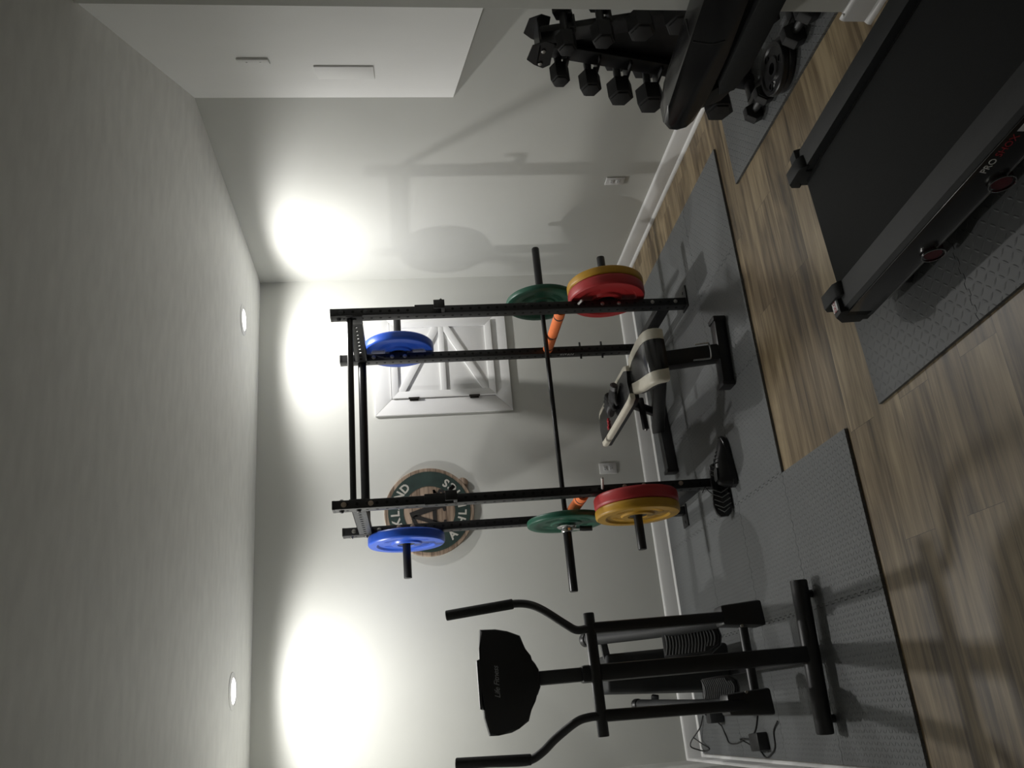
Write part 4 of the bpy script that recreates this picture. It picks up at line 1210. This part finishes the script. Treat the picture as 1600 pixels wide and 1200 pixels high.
def dumbbell(cx, cy, cz, r, head, label, axis='x', a0=PI / 6, group='hex dumbbells', hl=0.056):
    t = thing('hex_dumbbell', label, 'dumbbell', (cx, cy, cz), group=group, local=True)
    fn = (lambda a, c, q: (q, a, c)) if axis == 'x' else (lambda a, c, q: (a, q, c))
    for s in (-1, 1):
        m = MB(); m.prism(hexagon(r, a0), fn, s * hl, s * (hl + head * 0.55), 0.006)
        m.prism(hexagon(r * 0.80, a0), fn, s * (hl + head * 0.55 - 0.001), s * (hl + head * 0.60), 0.002)
        part('head', m, 'rubber', t)
    m = MB(); m.lathe([(0.013, 0), (0.016, 0.25), (0.0175, 0.5), (0.016, 0.75), (0.013, 1)], fn(0, 0, -hl - 0.002), fn(0, 0, hl + 0.002), 16); part('handle', m, 'dark_steel', t)
names = ['top', 'second', 'third', 'fourth', 'fifth', 'lowest']
for k, (z, yf, yn, r, hd) in enumerate(TIERS):
    for y, wd, sg in ((yf, 'far', 1), (yn, 'near', -1)):
        dumbbell(DRX, y + sg * 0.022, z + 0.006, r * 1.06, hd * 1.25, 'black hex dumbbell on the %s tier of the rack, on the %s side' % (names[k], 'back wall' if wd == 'far' else 'partition'))
        m = MB()
        for sx in (-0.038, 0.038):
            m.box((DRX + sx - 0.003, y + sg * 0.022 - 0.028, z - 0.030), (DRX + sx + 0.003, y + sg * 0.022 + 0.028, z - 0.0115), 0.001)
        yl = -2.65 + sg * (0.03 + 0.22 * (1.05 - z) / 1.03)
        m.box((DRX - 0.041, min(yl, y + sg * 0.022) - 0.02, z - 0.040), (DRX + 0.041, max(yl, y + sg * 0.022) + 0.02, z - 0.029), 0.002)
        part('saddle', m, 'rack', dr)
# loose things on the mat in front of the rack
dumbbell(2.785, -2.485, TH + 0.040, 0.046, 0.075, 'black hex dumbbell on the foam tile, between the stacked iron plates and the back wall', 'y', 0, 'hex dumbbells on the mat', 0.042)
dumbbell(2.790, -2.955, TH + 0.046, 0.053, 0.085, 'black hex dumbbell on the foam tile, on the partition side of the stacked iron plates', 'y', 0, 'hex dumbbells on the mat', 0.042)
def iron_plate(cx, cy, z, r, th, label, tilt=(0, 0, 0)):
    t = thing('iron_plate', label, 'weight plate', (cx, cy, z), tilt, group='iron plates on the mat', local=True)
    prof = [(0.0255, 0), (r - 0.004, 0), (r, 0.15), (r, 0.85), (r - 0.004, 1), (r - 0.018, 1), (r - 0.024, 0.72), (0.055, 0.72), (0.050, 1.0), (0.030, 1.0), (0.0255, 0.95), (0.0255, 0)]
    m = MB(); m.lathe(prof, (0, 0, 0), (0, 0, th), 56, caps=False); part('disc', m, 'iron', t)
    m = MB()
    for a in (0, 2.1, 4.2):
        m.lathe([(0.013, 0), (0.018, 0), (0.018, 1), (0.013, 1)], (0.074 * math.cos(a + 0.4), 0.074 * math.sin(a + 0.4), th * 0.70), (0.074 * math.cos(a + 0.4), 0.074 * math.sin(a + 0.4), th * 0.92), 16, caps=False)
    part('grip_ring', m, 'iron', t)
    me = text_mesh('25', 0.028, 0.0007, (-0.062, 0.020, th * 0.725), (0.4, -0.92, 0), (0.92, 0.4, 0)); link_mesh('lettering', me, 'white_mark', t, 'white number')
iron_plate(2.815, -2.700, TH, 0.118, 0.030, 'black cast iron plate lying on the mat, under the other one')
iron_plate(2.800, -2.692, TH + 0.0305, 0.114, 0.028, 'black cast iron plate on top of another, in front of the dumbbell rack')

for o in list(bpy.data.objects):
    if '_local' in o:
        del o['_local']
